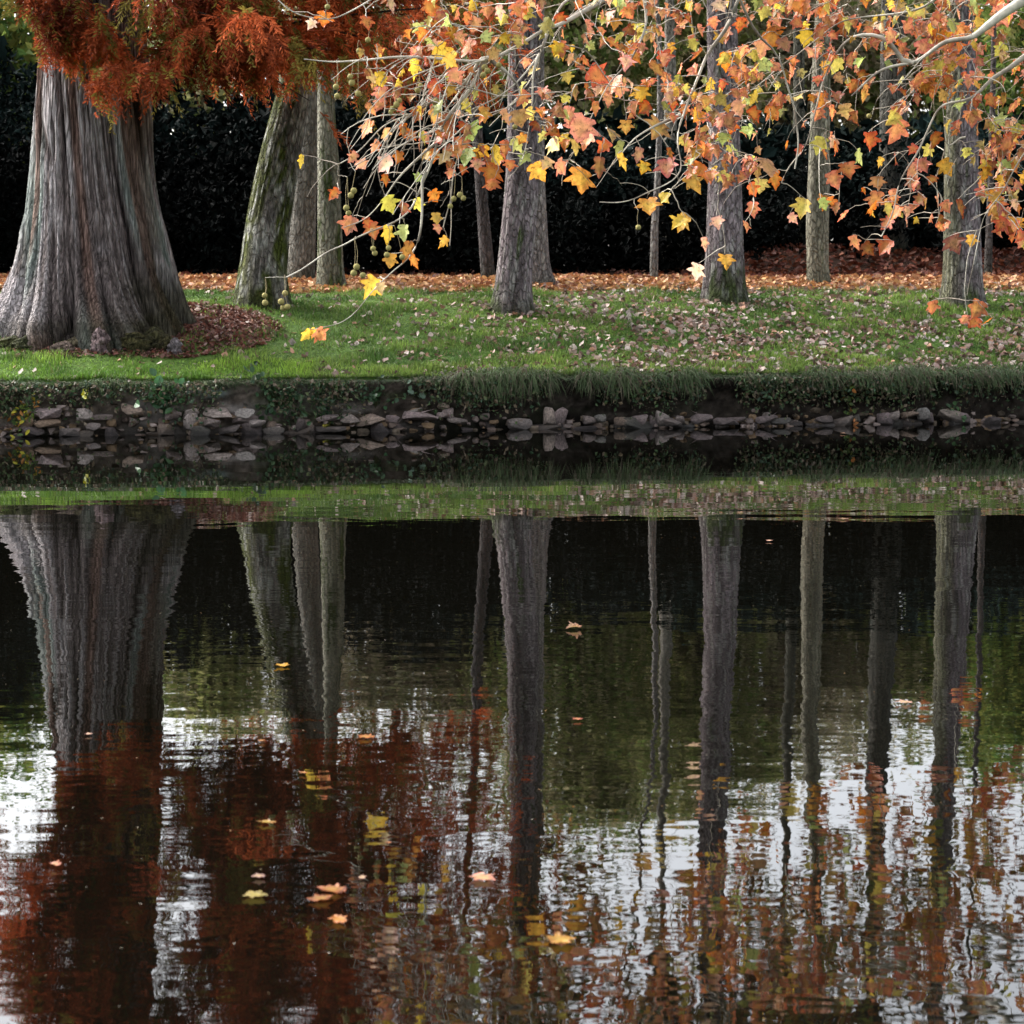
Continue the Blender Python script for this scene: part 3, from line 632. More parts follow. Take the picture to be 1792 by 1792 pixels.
# boughs and pendulous feathery sprays
fol = MB(); wood = MB()
XM = [0, 62, 66, 75, 110, 125, 155, 165, 265, 275, 300, 340, 395, 405, 440, 455, 475, 500, 540, 565, 590, 620, 640, 690, 722, 735, 770, 830, 900, 940, 1000, 1010]
YM = [10, 40, 90, 125, 112, 150, 185, 212, 216, 190, 178, 182, 200, 262, 268, 235, 190, 185, 185, 245, 285, 280, 240, 232, 180, 190, 205, 205, 185, 110, -60, -900]
def sprays(P, D, Ln, col):
    """P base, D axis, Ln length: a drooping twig with thin needles two-ranked along it"""
    n = len(P); K = 26
    for k in range(K):
        t = (k//2+.6)/(K/2); sgn = 1 if k % 2 else -1
        s_ = unit(np.cross(D, rvec(n)*.5+np.array([0, 0, 1.]))); nd = unit(D*.75+s_*sgn*R.uniform(.5, 1., (n, 1))+rvec(n)*.3-np.array([0, 0, .25]))
        b = P+D*Ln[:, None]*t-np.array([0, 0, 1.])*(Ln*.6*t*t)[:, None]
        ln = (R.uniform(.08, .16, n)*(1.1-.5*t))[:, None]; w = unit(np.cross(nd, rvec(n)))*R.uniform(.008, .015, (n, 1))
        V = np.stack([b, b+nd*ln*.5+w, b+nd*ln, b+nd*ln*.5-w], 1).reshape(-1, 3); kk = np.arange(n)[:, None]*4
        fol.add(V, quads=kk+[0, 1, 2, 3], col=np.repeat(col*R.uniform(.7, 1.3, (n, 1)), 4, 0))
nb = 0; SP, SD, SL, SC = [], [], [], []
nf = 0
while nb < 215:
    nf += 1
    z0 = R.uniform(4.8, 9.5) if R.random() < .8 else R.uniform(9, 13.5); az = R.choice([R.uniform(-3.3, .9), R.normal(-.35, .4), R.normal(-1.75, .5)], p=[.2, .5, .3])
    h = np.array([math.cos(az), math.sin(az)]); Lb = (R.uniform(2.0, 8.2) if az > -1.2 else R.uniform(1.2, 2.8))*(1-.03*(z0-5)); tw = .75
    p0 = np.array([BX+tw*h[0]*.8, BY+tw*h[1]*.8, z0]); dr = R.uniform(.15, .5)
    t = np.linspace(0, 1, 12); B = p0+np.stack([h[0]*Lb*t, h[1]*Lb*t, Lb*(.22*t-dr*t**2)-.0*t], 1)+np.stack([.25*np.sin(t*5+nb), .25*np.cos(t*4+nb), 0*t], 1)*t[:, None]
    ppx, ppy = proj(B)
    if az > -1.2 and (ppy > np.interp(ppx, XM, YM)-20).any() and (ppy[-5:] > np.interp(ppx[-5:], XM, YM)-12).mean() > .3: nb += .2; continue
    if B[-1, 0] > 1.0 or B[-1, 0] < -8.2: nb += .2; continue
    nb += 1; ins = ppy < np.interp(ppx, XM, YM)+5
    if ins.sum() > 4 and R.random() < .4: tube(wood, B[:12 if ins.all() else int(np.argmin(ins)) if not ins.all() else 12] if (not ins.all() and np.argmin(ins) > 3) else B, np.linspace(.026, .006, 12)[:12 if ins.all() else max(4, int(np.argmin(ins)))] if (not ins.all() and np.argmin(ins) > 3) else np.linspace(.026, .006, 12), 5, (.07, .045, .035))
    m = R.integers(20, 34); tt = R.uniform(.10 if az < -1.2 else .2, 1.02, m); base = np.stack([np.interp(tt, t, B[:, q]) for q in range(3)], 1)
    hue = R.random()
    for q in range(m):
        dd_ = unit(np.array([h[0], h[1], -.35])+R.normal(0, .55, 3)); L1 = R.uniform(.3, .8)
        for w in range(4):
            SP.append(base[q]+dd_*L1*w/4-np.array([0, 0, .1*(w/4)**2])); SD.append(unit(dd_+R.normal(0, .6, 3)-np.array([0, 0, .35]))); SL.append(R.uniform(.22, .42)); SC.append(hue)
for q in range(13):     # low boughs draped in front of the trunk
    az = R.uniform(-1.75, -.75); z0 = R.uniform(4.75, 5.9); Lb = R.uniform(1.0, 2.3); h = np.array([math.cos(az), math.sin(az)]); t = np.linspace(0, 1, 12); dr = R.uniform(.25, .5)
    B = np.array([BX+.75*h[0], BY+.75*h[1], z0])+np.stack([h[0]*Lb*t, h[1]*Lb*t, Lb*(.15*t-dr*t**2)], 1)
    for tq in R.uniform(.25, 1.02, 20):
        b0 = np.array([np.interp(tq, t, B[:, w]) for w in range(3)]); dd_ = unit(np.array([h[0], h[1], -.5])+R.normal(0, .55, 3)); L1 = R.uniform(.2, .6)
        for w in range(4): SP.append(b0+dd_*L1*w/4); SD.append(unit(dd_+R.normal(0, .6, 3)-np.array([0, 0, .5]))); SL.append(R.uniform(.2, .4)); SC.append(1)
SP, SD, SL, SC = map(np.array, (SP, SD, SL, SC))
tip = SP+SD*SL[:, None]-np.array([0, 0, 1.])*(SL*.6)[:, None]
ax, ay = proj(SP); bx_, by_ = proj(tip); wob = 80*(n2(ax*.022, SP[:, 1]*.8)-.62)+30*(n2(ax*.08, SP[:, 1]*2.)-.5)+R.normal(0, 6, len(ax))
ok = (ay < np.interp(ax, XM, YM)+wob) & (by_ < np.interp(bx_, XM, YM)+6+wob)
gap = n2(SP[:, 0]*1.5, SP[:, 2]*1.7+SP[:, 1]*.9, 0, 95)*.65+n2(SP[:, 0]*3.4, SP[:, 2]*3.6+SP[:, 1]*1.4, 0, 96)*.35; ok &= gap > np.where(SP[:, 0] > -3.2, .455, .43)
SP, SD, SL, SC = SP[ok], SD[ok], SL[ok], SC[ok]; n = len(SP)
cl = n2(SP[:, 0]*1.1+SP[:, 1]*.8, SP[:, 2]*1.3, 0, 91)
pal = mix((.17, .032, .013), (.66, .15, .045), np.clip(cl*1.2-.1+.25*(R.random(n)-.5), 0, 1))
gr = (R.random(n) < .15) | ((n2(SP[:, 0]*2.2, SP[:, 2]*2.6, 0, 92) > .8)); pal[gr] = np.array([.22, .17, .035])*R.uniform(.7, 1.3, (gr.sum(), 1))
sprays(SP, SD, SL, pal)
print('cypress sprays', n)
fol.build('crown', M_rust, cyp, smooth=False); wood.build('branches', M_bark, cyp)

# ------------------------------------------------------------------ dark evergreen thicket and woodland behind
mb = MB()
def clumps(C, Rr, per, size, cols, bias=.35):
    n = len(C)*per; k = np.repeat(np.arange(len(C)), per); d = rvec(n)*(R.random((n, 1))**.4)
    P = C[k]+d*Rr[k]; leaf_quads(mb, P, R.uniform(.7, 1.3, n)*size, cols[k]*R.uniform(.6, 1.5, (n, 1)), .3, bias, .55)
cs, rs = [], []
sz_ = []
for yrow, hh, cntx in ((40.6, 2.5, 30), (41.8, 3.1, 30), (43.2, 3.6, 30), (45.2, 3.9, 30), (48, 4.1, 30), (50, 4.2, 30), (52, 4.3, 30)):
    for x in np.linspace(-15, 15, cntx):
        x += R.uniform(-.4, .4); pxx = 896+x*FPX/yrow
        top = hh*R.uniform(.85, 1.08)
        top *= 1+.38*(1-sst(60, 240, np.array(pxx)))+.14*(1-sst(750, 950, np.array(pxx)))
        g = float(ground(x, yrow)); g0 = 2.05
        for z in np.arange(g+.45+(.35 if (x > 2.4 and yrow < 42) else 0), g0+top-1.0, .8):
            cs.append((x+R.normal(0, .25), yrow+R.normal(0, .3), z)); rs.append((R.uniform(.6, 1.0), R.uniform(.5, .8), R.uniform(.5, .8))); sz_.append(yrow > 44)
cs, rs = np.array(cs), np.array(rs)
cc = mix((.003, .006, .005), (.013, .025, .023), R.random(len(cs)))*(.08+.45*sst(4., 6., cs[:, 2])+1.1*sst(-1.5, 3.5, cs[:, 0])*sst(3., 5.5, cs[:, 2]))[:, None]  # shade under the trees painted into leaf colour, deepest low and to the left
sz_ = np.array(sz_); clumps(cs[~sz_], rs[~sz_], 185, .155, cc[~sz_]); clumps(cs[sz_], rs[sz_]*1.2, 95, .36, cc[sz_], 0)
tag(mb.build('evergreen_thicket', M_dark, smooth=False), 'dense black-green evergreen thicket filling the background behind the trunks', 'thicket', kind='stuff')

def back_tree(px, Y, zc, rx, rz, pal, n, size, label, group=None):
    x = (px-896)/FPX*Y*1.02; t = thing('woodland_tree', label, 'tree', (x, Y, 2.2), group)
    tr = MB(); tube(tr, spline([(x, Y, 1.9), (x+.1, Y, zc*.5), (x, Y, zc), (x+.1, Y, zc+rz*.7)], 6), np.linspace(.24, .05, 19), 9, (.10, .09, .075)); 
    cr = MB(); nb = 30; c = rvec(nb)*(R.random((nb, 1))**.5)*[rx, rx*.8, rz]+[x, Y, zc]
    for q in c: tube(tr, spline([(x, Y, zc-rz*.8), (x+(q[0]-x)*.4, Y+(q[1]-Y)*.4, (zc-rz*.3+q[2])/2), q], 5), np.linspace(.07, .012, 11), 5, (.09, .08, .065))
    k = R.integers(0, nb, n); P = c[k]+R.normal(size=(n, 3))*[.6, .5, .45]
    pal = np.array(pal); col = pal[(k+R.integers(0, 2, n)) % len(pal)]*R.uniform(.6, 1.35, (n, 1))
    leaf_quads(cr, P, R.uniform(.7, 1.3, n)*size, col, .5, .3, .7)
    tr.build('trunk', M_bark, t); cr.build('crown', M_crown, t, smooth=False)
OL = ((.20, .22, .07), (.30, .29, .12), (.14, .19, .05), (.34, .30, .17)); TN = ((.38, .31, .22), (.30, .27, .17), (.22, .22, .11)); GR = ((.09, .16, .04), (.16, .22, .05), (.24, .25, .06))
g_ = 'trees in the wood beyond the thicket'
lab = 'olive-leaved tree of the wood, rising behind the black-green thicket'
for px, Y, zc, rx, rz, pal, n in ((20, 47, 7.6, 1.5, 1.9, GR, 3000), (180, 56, 7.2, 2.2, 2.2, OL, 3600), (345, 52, 7.2, 1.8, 2.0, OL, 3400), (520, 56, 8.3, 2.2, 3.0, TN, 3600), (690, 54, 8.5, 2.1, 3.4, TN, 6000), (850, 55, 8.6, 2.0, 3.7, TN, 6200), (1000, 52, 9.0, 2.1, 4.2, OL, 6800),
                                  (1110, 57, 9.6, 1.9, 4.8, OL, 6400), (1230, 54, 8.8, 1.9, 4.2, OL, 6400), (1350, 56, 8.1, 1.8, 3.5, TN, 6000), (1480, 58, 8.0, 2.1, 3.2, TN, 6000), (1620, 56, 7.6, 2.1, 2.9, OL, 5600), (1780, 52, 8.0, 2.0, 3.4, GR, 5600)):
    back_tree(px, Y, zc-.45, rx, rz*1.08, pal, n, .24, lab, g_)

# ------------------------------------------------------------------ plants growing on the bank
def plant(name, label, px, py, leaves, size, spread, pal, stems=8, wid=.8, up=.6, hgt=.3, hang=0.):
    yb = float(Yb((px-896)*30/FPX)); c = at(px, py, yb-.02); b = np.array([c[0], yb+.12, max(.05, c[2]-hgt*.6)])
    t = thing(name, label, 'plant', b); sm, lf = MB(), MB(); P = []
    for q in range(stems):
        e = c+np.array([R.normal(0, spread[0]*.5), -abs(R.normal(0.08, .08)), R.normal(0, spread[1]*.5)])
        S_ = spline([b, (b+e)/2+[0, -.03, .06], e], 5); tube(sm, S_, np.linspace(.006, .003, len(S_)), 4, (.05, .06, .02))
        for w in range(leaves//stems): P.append(S_[R.integers(3, len(S_))]+R.normal(0, .35, 3)*[spread[0]*.35, .07, spread[1]*.35])
    P = np.array(P); n = len(P); col = np.array(pal)[R.integers(0, len(pal), n)]*R.uniform(.7, 1.3, (n, 1))
    d = rvec(n)+[0, -.4, -.3]; d = unit(d); nn = rvec(n)*.7+[0, -.6, up]; s_ = unit(np.cross(d, nn)); u = np.cross(s_, d)
    sz = (R.uniform(.7, 1.25, n)*size)[:, None]; ring = [P-d*sz*.5]
    for a in ((-.25, .38), (.1, .48), (.38, .26), (.5, 0), (.38, -.26), (.1, -.48), (-.25, -.38)): ring.append(P+d*sz*a[0]+s_*sz*a[1]*wid+u*sz*abs(a[1])*.3)
    k = np.arange(n)[:, None]*8
    lf.add(np.stack(ring, 1).reshape(-1, 3), tris=np.concatenate([k+[0, a, a+1] for a in range(1, 7)]), col=np.repeat(col, 8, 0))
    sm.build('stem', M_twig, t); lf.build('foliage', M_plant, t, smooth=False)
plant('leafy_plant', 'broad-leaved bright green plant on the bare earth bank below the huge trunk', 287, 696, 46, .14, (.52, .38), ((.05, .13, .05), (.08, .18, .08), (.04, .10, .03)), 10)
plant('ivy_clump', 'dark ivy clump hanging down the bank below the mossy leaning trunk', 482, 688, 130, .085, (.75, .62), ((.025, .06, .025), (.035, .08, .03), (.05, .075, .03)), 14)
plant('ivy_clump', 'small dark ivy tuft just above the stones, left of the long flat pale stones', 562, 716, 46, .07, (.26, .26), ((.025, .06, .03), (.03, .075, .035)), 7)
plant('yellow_weed', 'yellow and green straggly weed by the water at the far left of the bank', 32, 728, 80, .085, (.5, .42), ((.10, .15, .02), (.30, .26, .02), (.05, .09, .02), (.35, .15, .03)), 12, .55)
plant('yellow_weed', 'single upright sprig with small yellow leaves on the bare earth bank', 150, 686, 22, .055, (.08, .26), ((.32, .30, .02), (.2, .22, .02)), 3, .8)
plant('pale_weed', 'pale blue-green weed in the grassy lip below the orange leaf cluster', 735, 674, 16, .1, (.28, .26), ((.16, .24, .17), (.1, .17, .1)), 5)
plant('ivy_clump', 'low ivy tuft on the earth bank left of the pale blue-green weed', 657, 695, 50, .075, (.32, .36), ((.03, .07, .03), (.04, .085, .035)), 8)
plant('green_weed', 'small weed with an orange leaf hanging in the grass fringe below the pale beige-green trunk', 1484, 684, 24, .08, (.22, .4), ((.06, .1, .02), (.12, .14, .03), (.4, .16, .05)), 4)
plant('green_weed', 'low dark green weed at the waterline beside the orange-brown stone', 1662, 718, 34, .08, (.34, .2), ((.03, .07, .025), (.04, .09, .03)), 6)
plant('yellow_weed', 'small yellow sprig rising from the stones under the small ivy tuft', 577, 748, 14, .07, (.1, .12), ((.3, .26, .03), (.16, .18, .03)), 3)

# ------------------------------------------------------------------ the plane tree whose boughs hang over the water
half = [(0, -.42), (.10, -.47), (.36, -.42), (.44, -.30), (.27, -.20), (.52, -.02), (.62, .10), (.44, .12), (.30, .10), (.30, .24), (.20, .30), (.10, .44)]
LO = np.array(half+[(0, .58)]+[(-a, b) for a, b in half[:0:-1]]); NL = len(LO)
def plane_leaf(mb, c, size, col, tipdir=None, nrm=None, curl=None, rnd=None):
    r = rnd or R
    d = unit(np.array([r.normal(0, .5), r.normal(0, .5), -1.0])) if tipdir is None else unit(np.asarray(tipdir, float))
    nn = unit(np.array([r.normal(0, .9), -.7+r.normal(0, .6), .45+r.normal(0, .6)])) if nrm is None else unit(np.asarray(nrm, float))
    s_ = unit(np.cross(d, nn)); u = np.cross(s_, d)
    cu = r.uniform(-.15, .95) if curl is None else curl; tw = r.normal(0, .45) if curl is None else 0.; bend = r.normal(.12, .32) if curl is None else curl*.5
    L = LO*np.array([r.uniform(.8, 1.1)*(1 if r.random() < .7 else .6), 1])*(1+r.normal(0, .05, (NL, 1)))
    X, Yl = L[:, 0], L[:, 1]; Z = cu*np.abs(X)*.9+tw*X*Yl*1.5-bend*Yl**2+r.normal(0, .02, NL)
    mid = np.array([(0, -.15, 0), (.2, -.08, cu*.1), (-.2, -.08, cu*.1), (0, .22, -bend*.05)])
    A = np.vstack([np.stack([X, Yl, Z], 1), mid])*size
    V = c+A[:, :1]*s_+A[:, 1:2]*d+A[:, 2:]*u
    tri = []; cen = NL
    def near(i):
        x_, y_ = L[i]
        return NL+3 if y_ > .14 and abs(x_) < .35 else (NL+1 if x_ > .08 else NL+2 if x_ < -.08 else NL)
    for i in range(NL):
        j = (i+1) % NL; a, b = near(i), near(j); tri.append((i, j, a))
        if a != b: tri.append((j, b, a))
    tri += [(NL, NL+1, NL+3), (NL, NL+3, NL+2)]
    col = np.asarray(col, float); cv = np.repeat(col[None], NL+4, 0)*r.uniform(.88, 1.12, (NL+4, 1))
    e = r.uniform(-.2, .6); cv[NL:] = cv[NL:]*(1-.3)+np.array([.55, .42, .08])*.3*(.5+col.max()); cv[:NL] *= 1-e*np.array([0, .5, .3])
    mb.add(V, tris=tri, col=np.clip(cv, 0, .9))
    return c-d*size*.45
K = dict(o=(.64, .165, .03), y=(.82, .55, .06), s=(.66, .25, .155), r=(.45, .075, .03), g=(.42, .54, .17), t=(.46, .25, .09), p=(.85, .56, .42), b=(.24, .06, .035))
def kc(code):
    c = np.mean([K[q] for q in code], 0); return np.clip(c*(1.05-.68*R.random()**1.8)+R.normal(0, .012, 3), .01, 1)
H = []   # hero leaves: px, py, size px, colour code
z2 = """570,90,o,110;600,270,y,125;640,300,y,90;460,335,y,105;720,235,s,115;250,375,py,95;300,460,s,75;375,460,s,85;250,535,rs,85;560,435,r,95;480,560,r,85;620,640,sr,115;590,680,r,80;745,645,g,115;720,520,gy,85;805,560,oy,85;910,570,s,85;640,440,yo,70;760,460,gy,65;990,480,so,95;1030,560,gy,75;975,200,gy,105;1105,140,yg,115;965,130,ro,75;1180,95,r,75;1180,240,so,85;1225,290,s,65;230,630,o,95;320,660,py,75;410,640,ro,85;270,720,so,80;160,770,s,65;205,805,so,75;320,805,p,105;320,880,o,70;75,945,sr,70;385,770,ro,70;520,760,yo,85;610,770,yp,80;560,760,o,70;700,720,sr,105;720,765,g,105;860,775,y,125;790,740,oy,85;905,730,rs,95;770,810,sp,75;840,850,o,105;840,905,rs,85;930,810,o,70;1000,775,g,100;1090,670,yg,80;1150,700,gy,135;990,680,yo,65;1070,840,oy,115;1110,800,py,75;1180,820,s,85;1280,630,s,150;1310,680,so,120;1220,570,s,105;1250,720,go,90;1370,820,to,120;1280,880,oy,145;1390,720,ro,90;1465,725,g,85;1500,620,oy,75;1350,530,o,85;1430,420,sr,130;1360,370,r,115;1470,440,s,80;1570,460,yo,95;1650,340,os,115;1540,260,o,95;1440,210,ro,85;1560,150,gy,85;1650,630,ys,120;1480,790,oy,95;1560,760,s,85;1585,820,y,75;1700,820,rs,105;1610,1010,yo,115;1690,970,y,85;1760,1090,y,95;1590,530,r,75;340,1000,gy,105;410,1020,sr,75;485,1005,gy,85;560,960,ro,75;570,1070,yo,65;575,1120,s,60;605,1185,yo,85;415,1140,g,95;330,1150,y,95;425,1230,o,105;460,1280,o,75;345,1275,yo,85;255,1405,y,110;300,1410,yp,70;145,1105,rs,105;255,1130,sr,85;230,1090,r,60;350,20,p,90;230,110,ro,75;20,90,o,80;500,170,o,75;290,240,ro,70;720,90,o,70;760,120,s,85;880,60,p,75;540,40,o,90;1040,20,yp,60;640,580,s,70;450,480,t,60;680,380,b,70;700,620,r,60;860,440,gy,60;1120,470,s,60;1250,450,t,80;1300,300,r,70;480,870,g,50;640,850,s,60;700,830,r,60"""
for q in z2.split(';'):
    a, b, c, d = q.split(','); H.append((560+float(a)/2.8, float(b)/2.8, float(d)/2.8, c))
z3 = """120,1090,y,105;330,1280,yo,85;190,1330,p,90;225,1195,sp,75;290,1090,sp,75;430,1110,rs,70;30,970,y,85;40,810,or,95;710,1020,gy,100;660,1070,sp,60;465,1025,so,80;930,830,o,95;860,880,sr,95;985,770,g,80;790,710,gy,105;690,740,r,75;815,755,ro,60;570,880,o,105;500,910,gy,80;540,820,sp,115;460,930,o,80;320,870,gy,85;200,830,o,80;170,900,yo,115;1220,1035,op,60;1120,1095,r,80;1060,980,rs,95;1150,970,rs,95;1280,980,rs,70;1075,895,to,70;1250,840,s,85;1160,780,r,90;1240,900,s,70;965,1185,rs,85;1030,1220,r,75;1115,1210,r,90;1480,1020,or,100;1450,1195,os,110;1530,1180,yo,70;1350,690,ro,105;1320,740,gy,70;1410,820,yo,90;1160,640,sr,130;1035,690,r,95;1340,430,o,130;1290,395,y,75;720,185,y,85;1570,110,y,75;1560,1515,rs,105;1545,1580,r,80;1610,1575,o,75;1500,1565,s,70;1340,1505,so,75;560,190,o,120;500,240,s,100;620,220,s,90;330,300,o,110;330,170,r,90;560,550,o,95;470,560,r,80;390,530,s,90;590,540,g,80;440,640,g,75;240,530,gy,60;850,550,so,85;800,500,ro,100;870,320,gy,85;940,300,s,90;1000,370,b,60;700,360,gb,50;940,410,gy,75;1000,470,t,75;1410,310,s,95;1220,290,s,80;1130,320,g,60;1490,300,yo,70;1560,60,to,70;1540,30,g,75;1700,70,s,110;1280,60,yg,80;820,20,o,100;680,20,o,110;400,120,r,80;300,30,p,80;450,260,py,70;1660,1000,so,95;1640,960,yo,80;1740,1110,r,95;1770,1180,o,70;1600,850,yo,80;1680,820,g,70;1750,800,t,85"""
for q in z3.split(';'):
    a, b, c, d = q.split(','); H.append((1152+float(a)/2.8, float(b)/2.8, float(d)/2.8, c))
H += [(527, 282, 27, 'y'), (536, 586, 34, 'y'), (561, 586, 28, 'so'), (549, 583, 22, 'y'), (567, 36, 34, 'o'), (545, 42, 22, 'p'), (585, 340, 26, 'r')]
nh = len(H)
codes = ['rs', 's', 'o', 'so', 'r', 'yo', 'y', 'gy', 'g', 't', 'sp', 'b', 'gr']; wts = np.array([.19, .14, .07, .09, .15, .07, .065, .09, .05, .06, .035, .05, .04]); wts /= wts.sum()
def scatter(n, x0, x1, ylim, s0=18, s1=36):
    k = 0
    while k < n:
        x = R.uniform(x0, x1); y = R.uniform(-40, 470)
        if R.random() > ylim(x, y): continue
        H.append((x, y, R.uniform(s0, s1), str(R.choice(codes, p=wts)))); k += 1
cl_ = lambda x, y: .15+1.5*max(0, n2(np.array(x*.016), np.array(y*.016), 0, 71).item()-.3)
scatter(200, 630, 1110, lambda x, y: cl_(x, y)*(1 if y < 120 else .55 if y < np.interp(x, [640, 760, 1110], [180, 300, 240]) else 0))
scatter(350, 1090, 1500, lambda x, y: cl_(x, y)*(1.0 if y < np.interp(x, [1090, 1200, 1320, 1420, 1500], [220, 310, 330, 230, 190]) else 0))
scatter(180, 1440, 1660, lambda x, y: cl_(x, y)*(1.0 if y < 190 else .22 if y < 400 else 0))
scatter(290, 1640, 1840, lambda x, y: cl_(x, y)*(1.0 if y < np.interp(x, [1640, 1700, 1740, 1840], [210, 290, 400, 460]) else 0), 20, 36)
def depth(px): return 16.2+3.6*float(sst(850, 1500, np.array(px)))
TX0, TY0 = 11.6, 17.6
plane = thing('plane_tree', 'plane tree whose boughs of orange and yellow leaves and seed balls hang over the water', 'tree', (TX0, TY0, 1.0))
tk = MB(); tz = np.linspace(.2, 13, 60)
TH, ZZ = np.meshgrid(np.arange(40)/40*2*np.pi, tz)
rr = np.interp(tz, [0, .8, 3, 13], [.75, .55, .45, .16])[:, None]*(1+.08*(n2(TH/(2*np.pi)*8, ZZ*.6, 8, 7)-.5))
i, j = np.meshgrid(np.arange(59), np.arange(40), indexing='ij'); j2 = (j+1) % 40
pc = mix((.16, .15, .11), (.45, .43, .33), sst(.4, .6, n2(TH/(2*np.pi)*9, ZZ*2, 9, 8)))
tk.add(np.stack([TX0+rr*np.cos(TH), TY0+rr*np.sin(TH), ZZ], -1).reshape(-1, 3), quads=np.stack([i*40+j, i*40+j2, (i+1)*40+j2, (i+1)*40+j], -1).reshape(-1, 4), col=pc.reshape(-1, 3))
tk.build('trunk', M_bark, plane)
W = lambda L: np.array([q if len(q) == 4 else at(q[0], q[1], q[2] if len(q) > 2 else depth(q[0])) for q in L] if False else [np.array(q[1:]) if q[0] == 'w' else at(q[0], q[1], q[2] if len(q) > 2 else depth(q[0])) for q in L])
BR = [  # boughs: (start radius, end radius, points)
    (.13, .008, [('w', TX0, TY0, 4.6), ('w', 7.2, 18.9, 5.2), (1850, -35, 19), (1790, 5, 19), (1725, 50, 19), (1695, 70, 19), (1655, 75, 19.1), (1600, 110, 19.2), (1540, 120, 19.2), (1490, 165, 19.2)]),
    (.075, .005, [('w', TX0, TY0, 6.2), ('w', 6.5, 18.6, 6.4), (1640, -260, 18.4), (1350, -130, 18), (1150, -50, 17.4), (1020, 20, 16.9), (960, 50), (860, 100), (720, 100), (640, 105), (585, 107), (530, 102)]),
    (.03, .008, [(1350, -130, 18), (1300, -20, 18.3), (1370, 130, 18.6), (1400, 230, 18.7), (1390, 300, 18.7)]),
    (.022, .006, [(1080, -15, 17.1), (965, 65, 16.9), (1030, 92, 16.9), (1070, 135, 16.9)]),
    (.024, .005, [(860, 100), (890, 130), (903, 165), (880, 195), (850, 215)]),
    (.024, .007, [(860, 98), (800, 180), (745, 300), (700, 385), (620, 425), (560, 450), (500, 480)]),
    (.014, .004, [(745, 300), (735, 420), (690, 480), (650, 520), (600, 562), (548, 578)]),
    (.022, .005, [(1150, -50, 17.4), (900, -60), (700, -20), (645, 4), (590, 28), (540, 24), (507, 16), (482, -4)]),
    (.026, .005, [(1300, -20, 18.3), (1240, 100, 18.4), (1190, 220, 18), (1188, 300, 17.8), (1120, 345, 17.5), (1050, 352, 17.4)]),
    (.03, .006, [(1600, 110, 19.2), (1500, 60, 19.3), (1440, 150, 19.4), (1410, 250, 19.4), (1370, 325, 19.4)]),
    (.05, .006, [('w', 7.2, 18.9, 5.2), (1870, 60, 19.4), (1755, 130, 19.5), (1700, 165, 19.5), (1640, 190, 19.5), (1610, 260, 19.4), (1565, 350, 19.3), (1545, 410, 19.3)]),
    (.02, .004, [('w', 7.2, 18.9, 5.2), (1900, 150, 18.6), (1800, 260, 18.8), (1740, 350, 18.9), (1712, 440, 18.9), (1700, 520, 18.9)]),
    (.014, .004, [(1690, 240, 19.4), (1660, 250, 19.4), (1652, 180, 19.4)]),
    (.02, .005, [(1220, -60, 17.7), (1010, -10, 17.), (920, 130), (830, 200), (800, 300), (770, 400)]),
    (.02, .005, [(860, 100), (790, 150), (690, 215), (640, 260), (600, 285)]),
    (.016, .004, [(770, 240), (690, 320), (640, 380), (600, 400)]),
    (.018, .004, [(960, 50), (940, 130), (925, 220), (905, 290), (890, 320)]),
    (.02, .004, [(1130, -40, 17.3), (1120, 60, 17.2), (1060, 170, 17.1), (1010, 260, 17.), (985, 300, 17.)]),
    (.018, .004, [(1190, 200, 18.), (1120, 240, 17.6), (1060, 290, 17.4), (1020, 320, 17.4)]),
    (.025, .005, [(1790, 5, 19), (1700, -30, 19.2), (1600, 20, 19.3), (1480, 40, 19.4), (1400, 90, 19.4), (1320, 150, 19.2), (1270, 230, 19.)]),
]
bough_of, nodes, npar = [], [], []
boughs = []
def bough(label=None):
    o = bpy.data.objects.new('bough', None); COL.objects.link(o); o.parent = plane
    if label: o['label'] = label
    boughs.append(dict(o=o, w=MB(), l=MB())); return len(boughs)-1
bl = bough('bough trailing to the left with long bare pale twigs'); bm_ = bough(); br_ = bough()
def which(px): return bl if px < 1000 else bm_ if px < 1480 else br_
paleb = np.array([.50, .46, .38]); darkb = np.array([.15, .12, .09])
for r0, r1, L in BR:
    Pc = spline(W(L), 7); m = len(Pc); pxm = proj(Pc[m//2:])[0].mean(); b = which(pxm)
    ar = np.concatenate([[0], np.cumsum(np.linalg.norm(np.diff(Pc, axis=0), axis=1))]); jit = np.stack([n2(ar*3.1+q*17, ar*0+r0*900)-.5 for q in range(3)], 1)*.07; jit[0] = 0; Pc = Pc+jit
    pat = n2(np.arange(m)*.45+r0*1000, 0*np.arange(m)); cc_ = mix(darkb, paleb, np.clip(pat*1.2+(.15 if b == bl else .0), 0, 1))
    tube(boughs[b]['w'], Pc, np.interp(np.linspace(0, 1, m), [0, .3, .5, 1], [r0, r0*.5, r0*.24+r1*.3, r1])*.8, 7, cc_)
    for q in Pc[2:]: nodes.append(q)
nodes = list(nodes)
def twig(b, A, Q, r0=.006, r1=.003, sag=None):
    Ld = np.linalg.norm(Q-A); c = (A+Q)/2+np.array([R.normal(0, .1)*Ld, R.normal(0, .1)*Ld, (R.uniform(.0, .22) if sag is None else sag)*Ld])
    t = np.linspace(0, 1, 7)[:, None]; Pn = A*(1-t)**2+2*c*t*(1-t)+Q*t**2+R.normal(0, .004, (7, 3))*(t*(1-t)*4)
    pale = R.random(); tube(boughs[b]['w'], Pn, np.linspace(r0, r1, 7), 4, mix(darkb*1.2, paleb, np.array([pale]))[0])
    return Pn
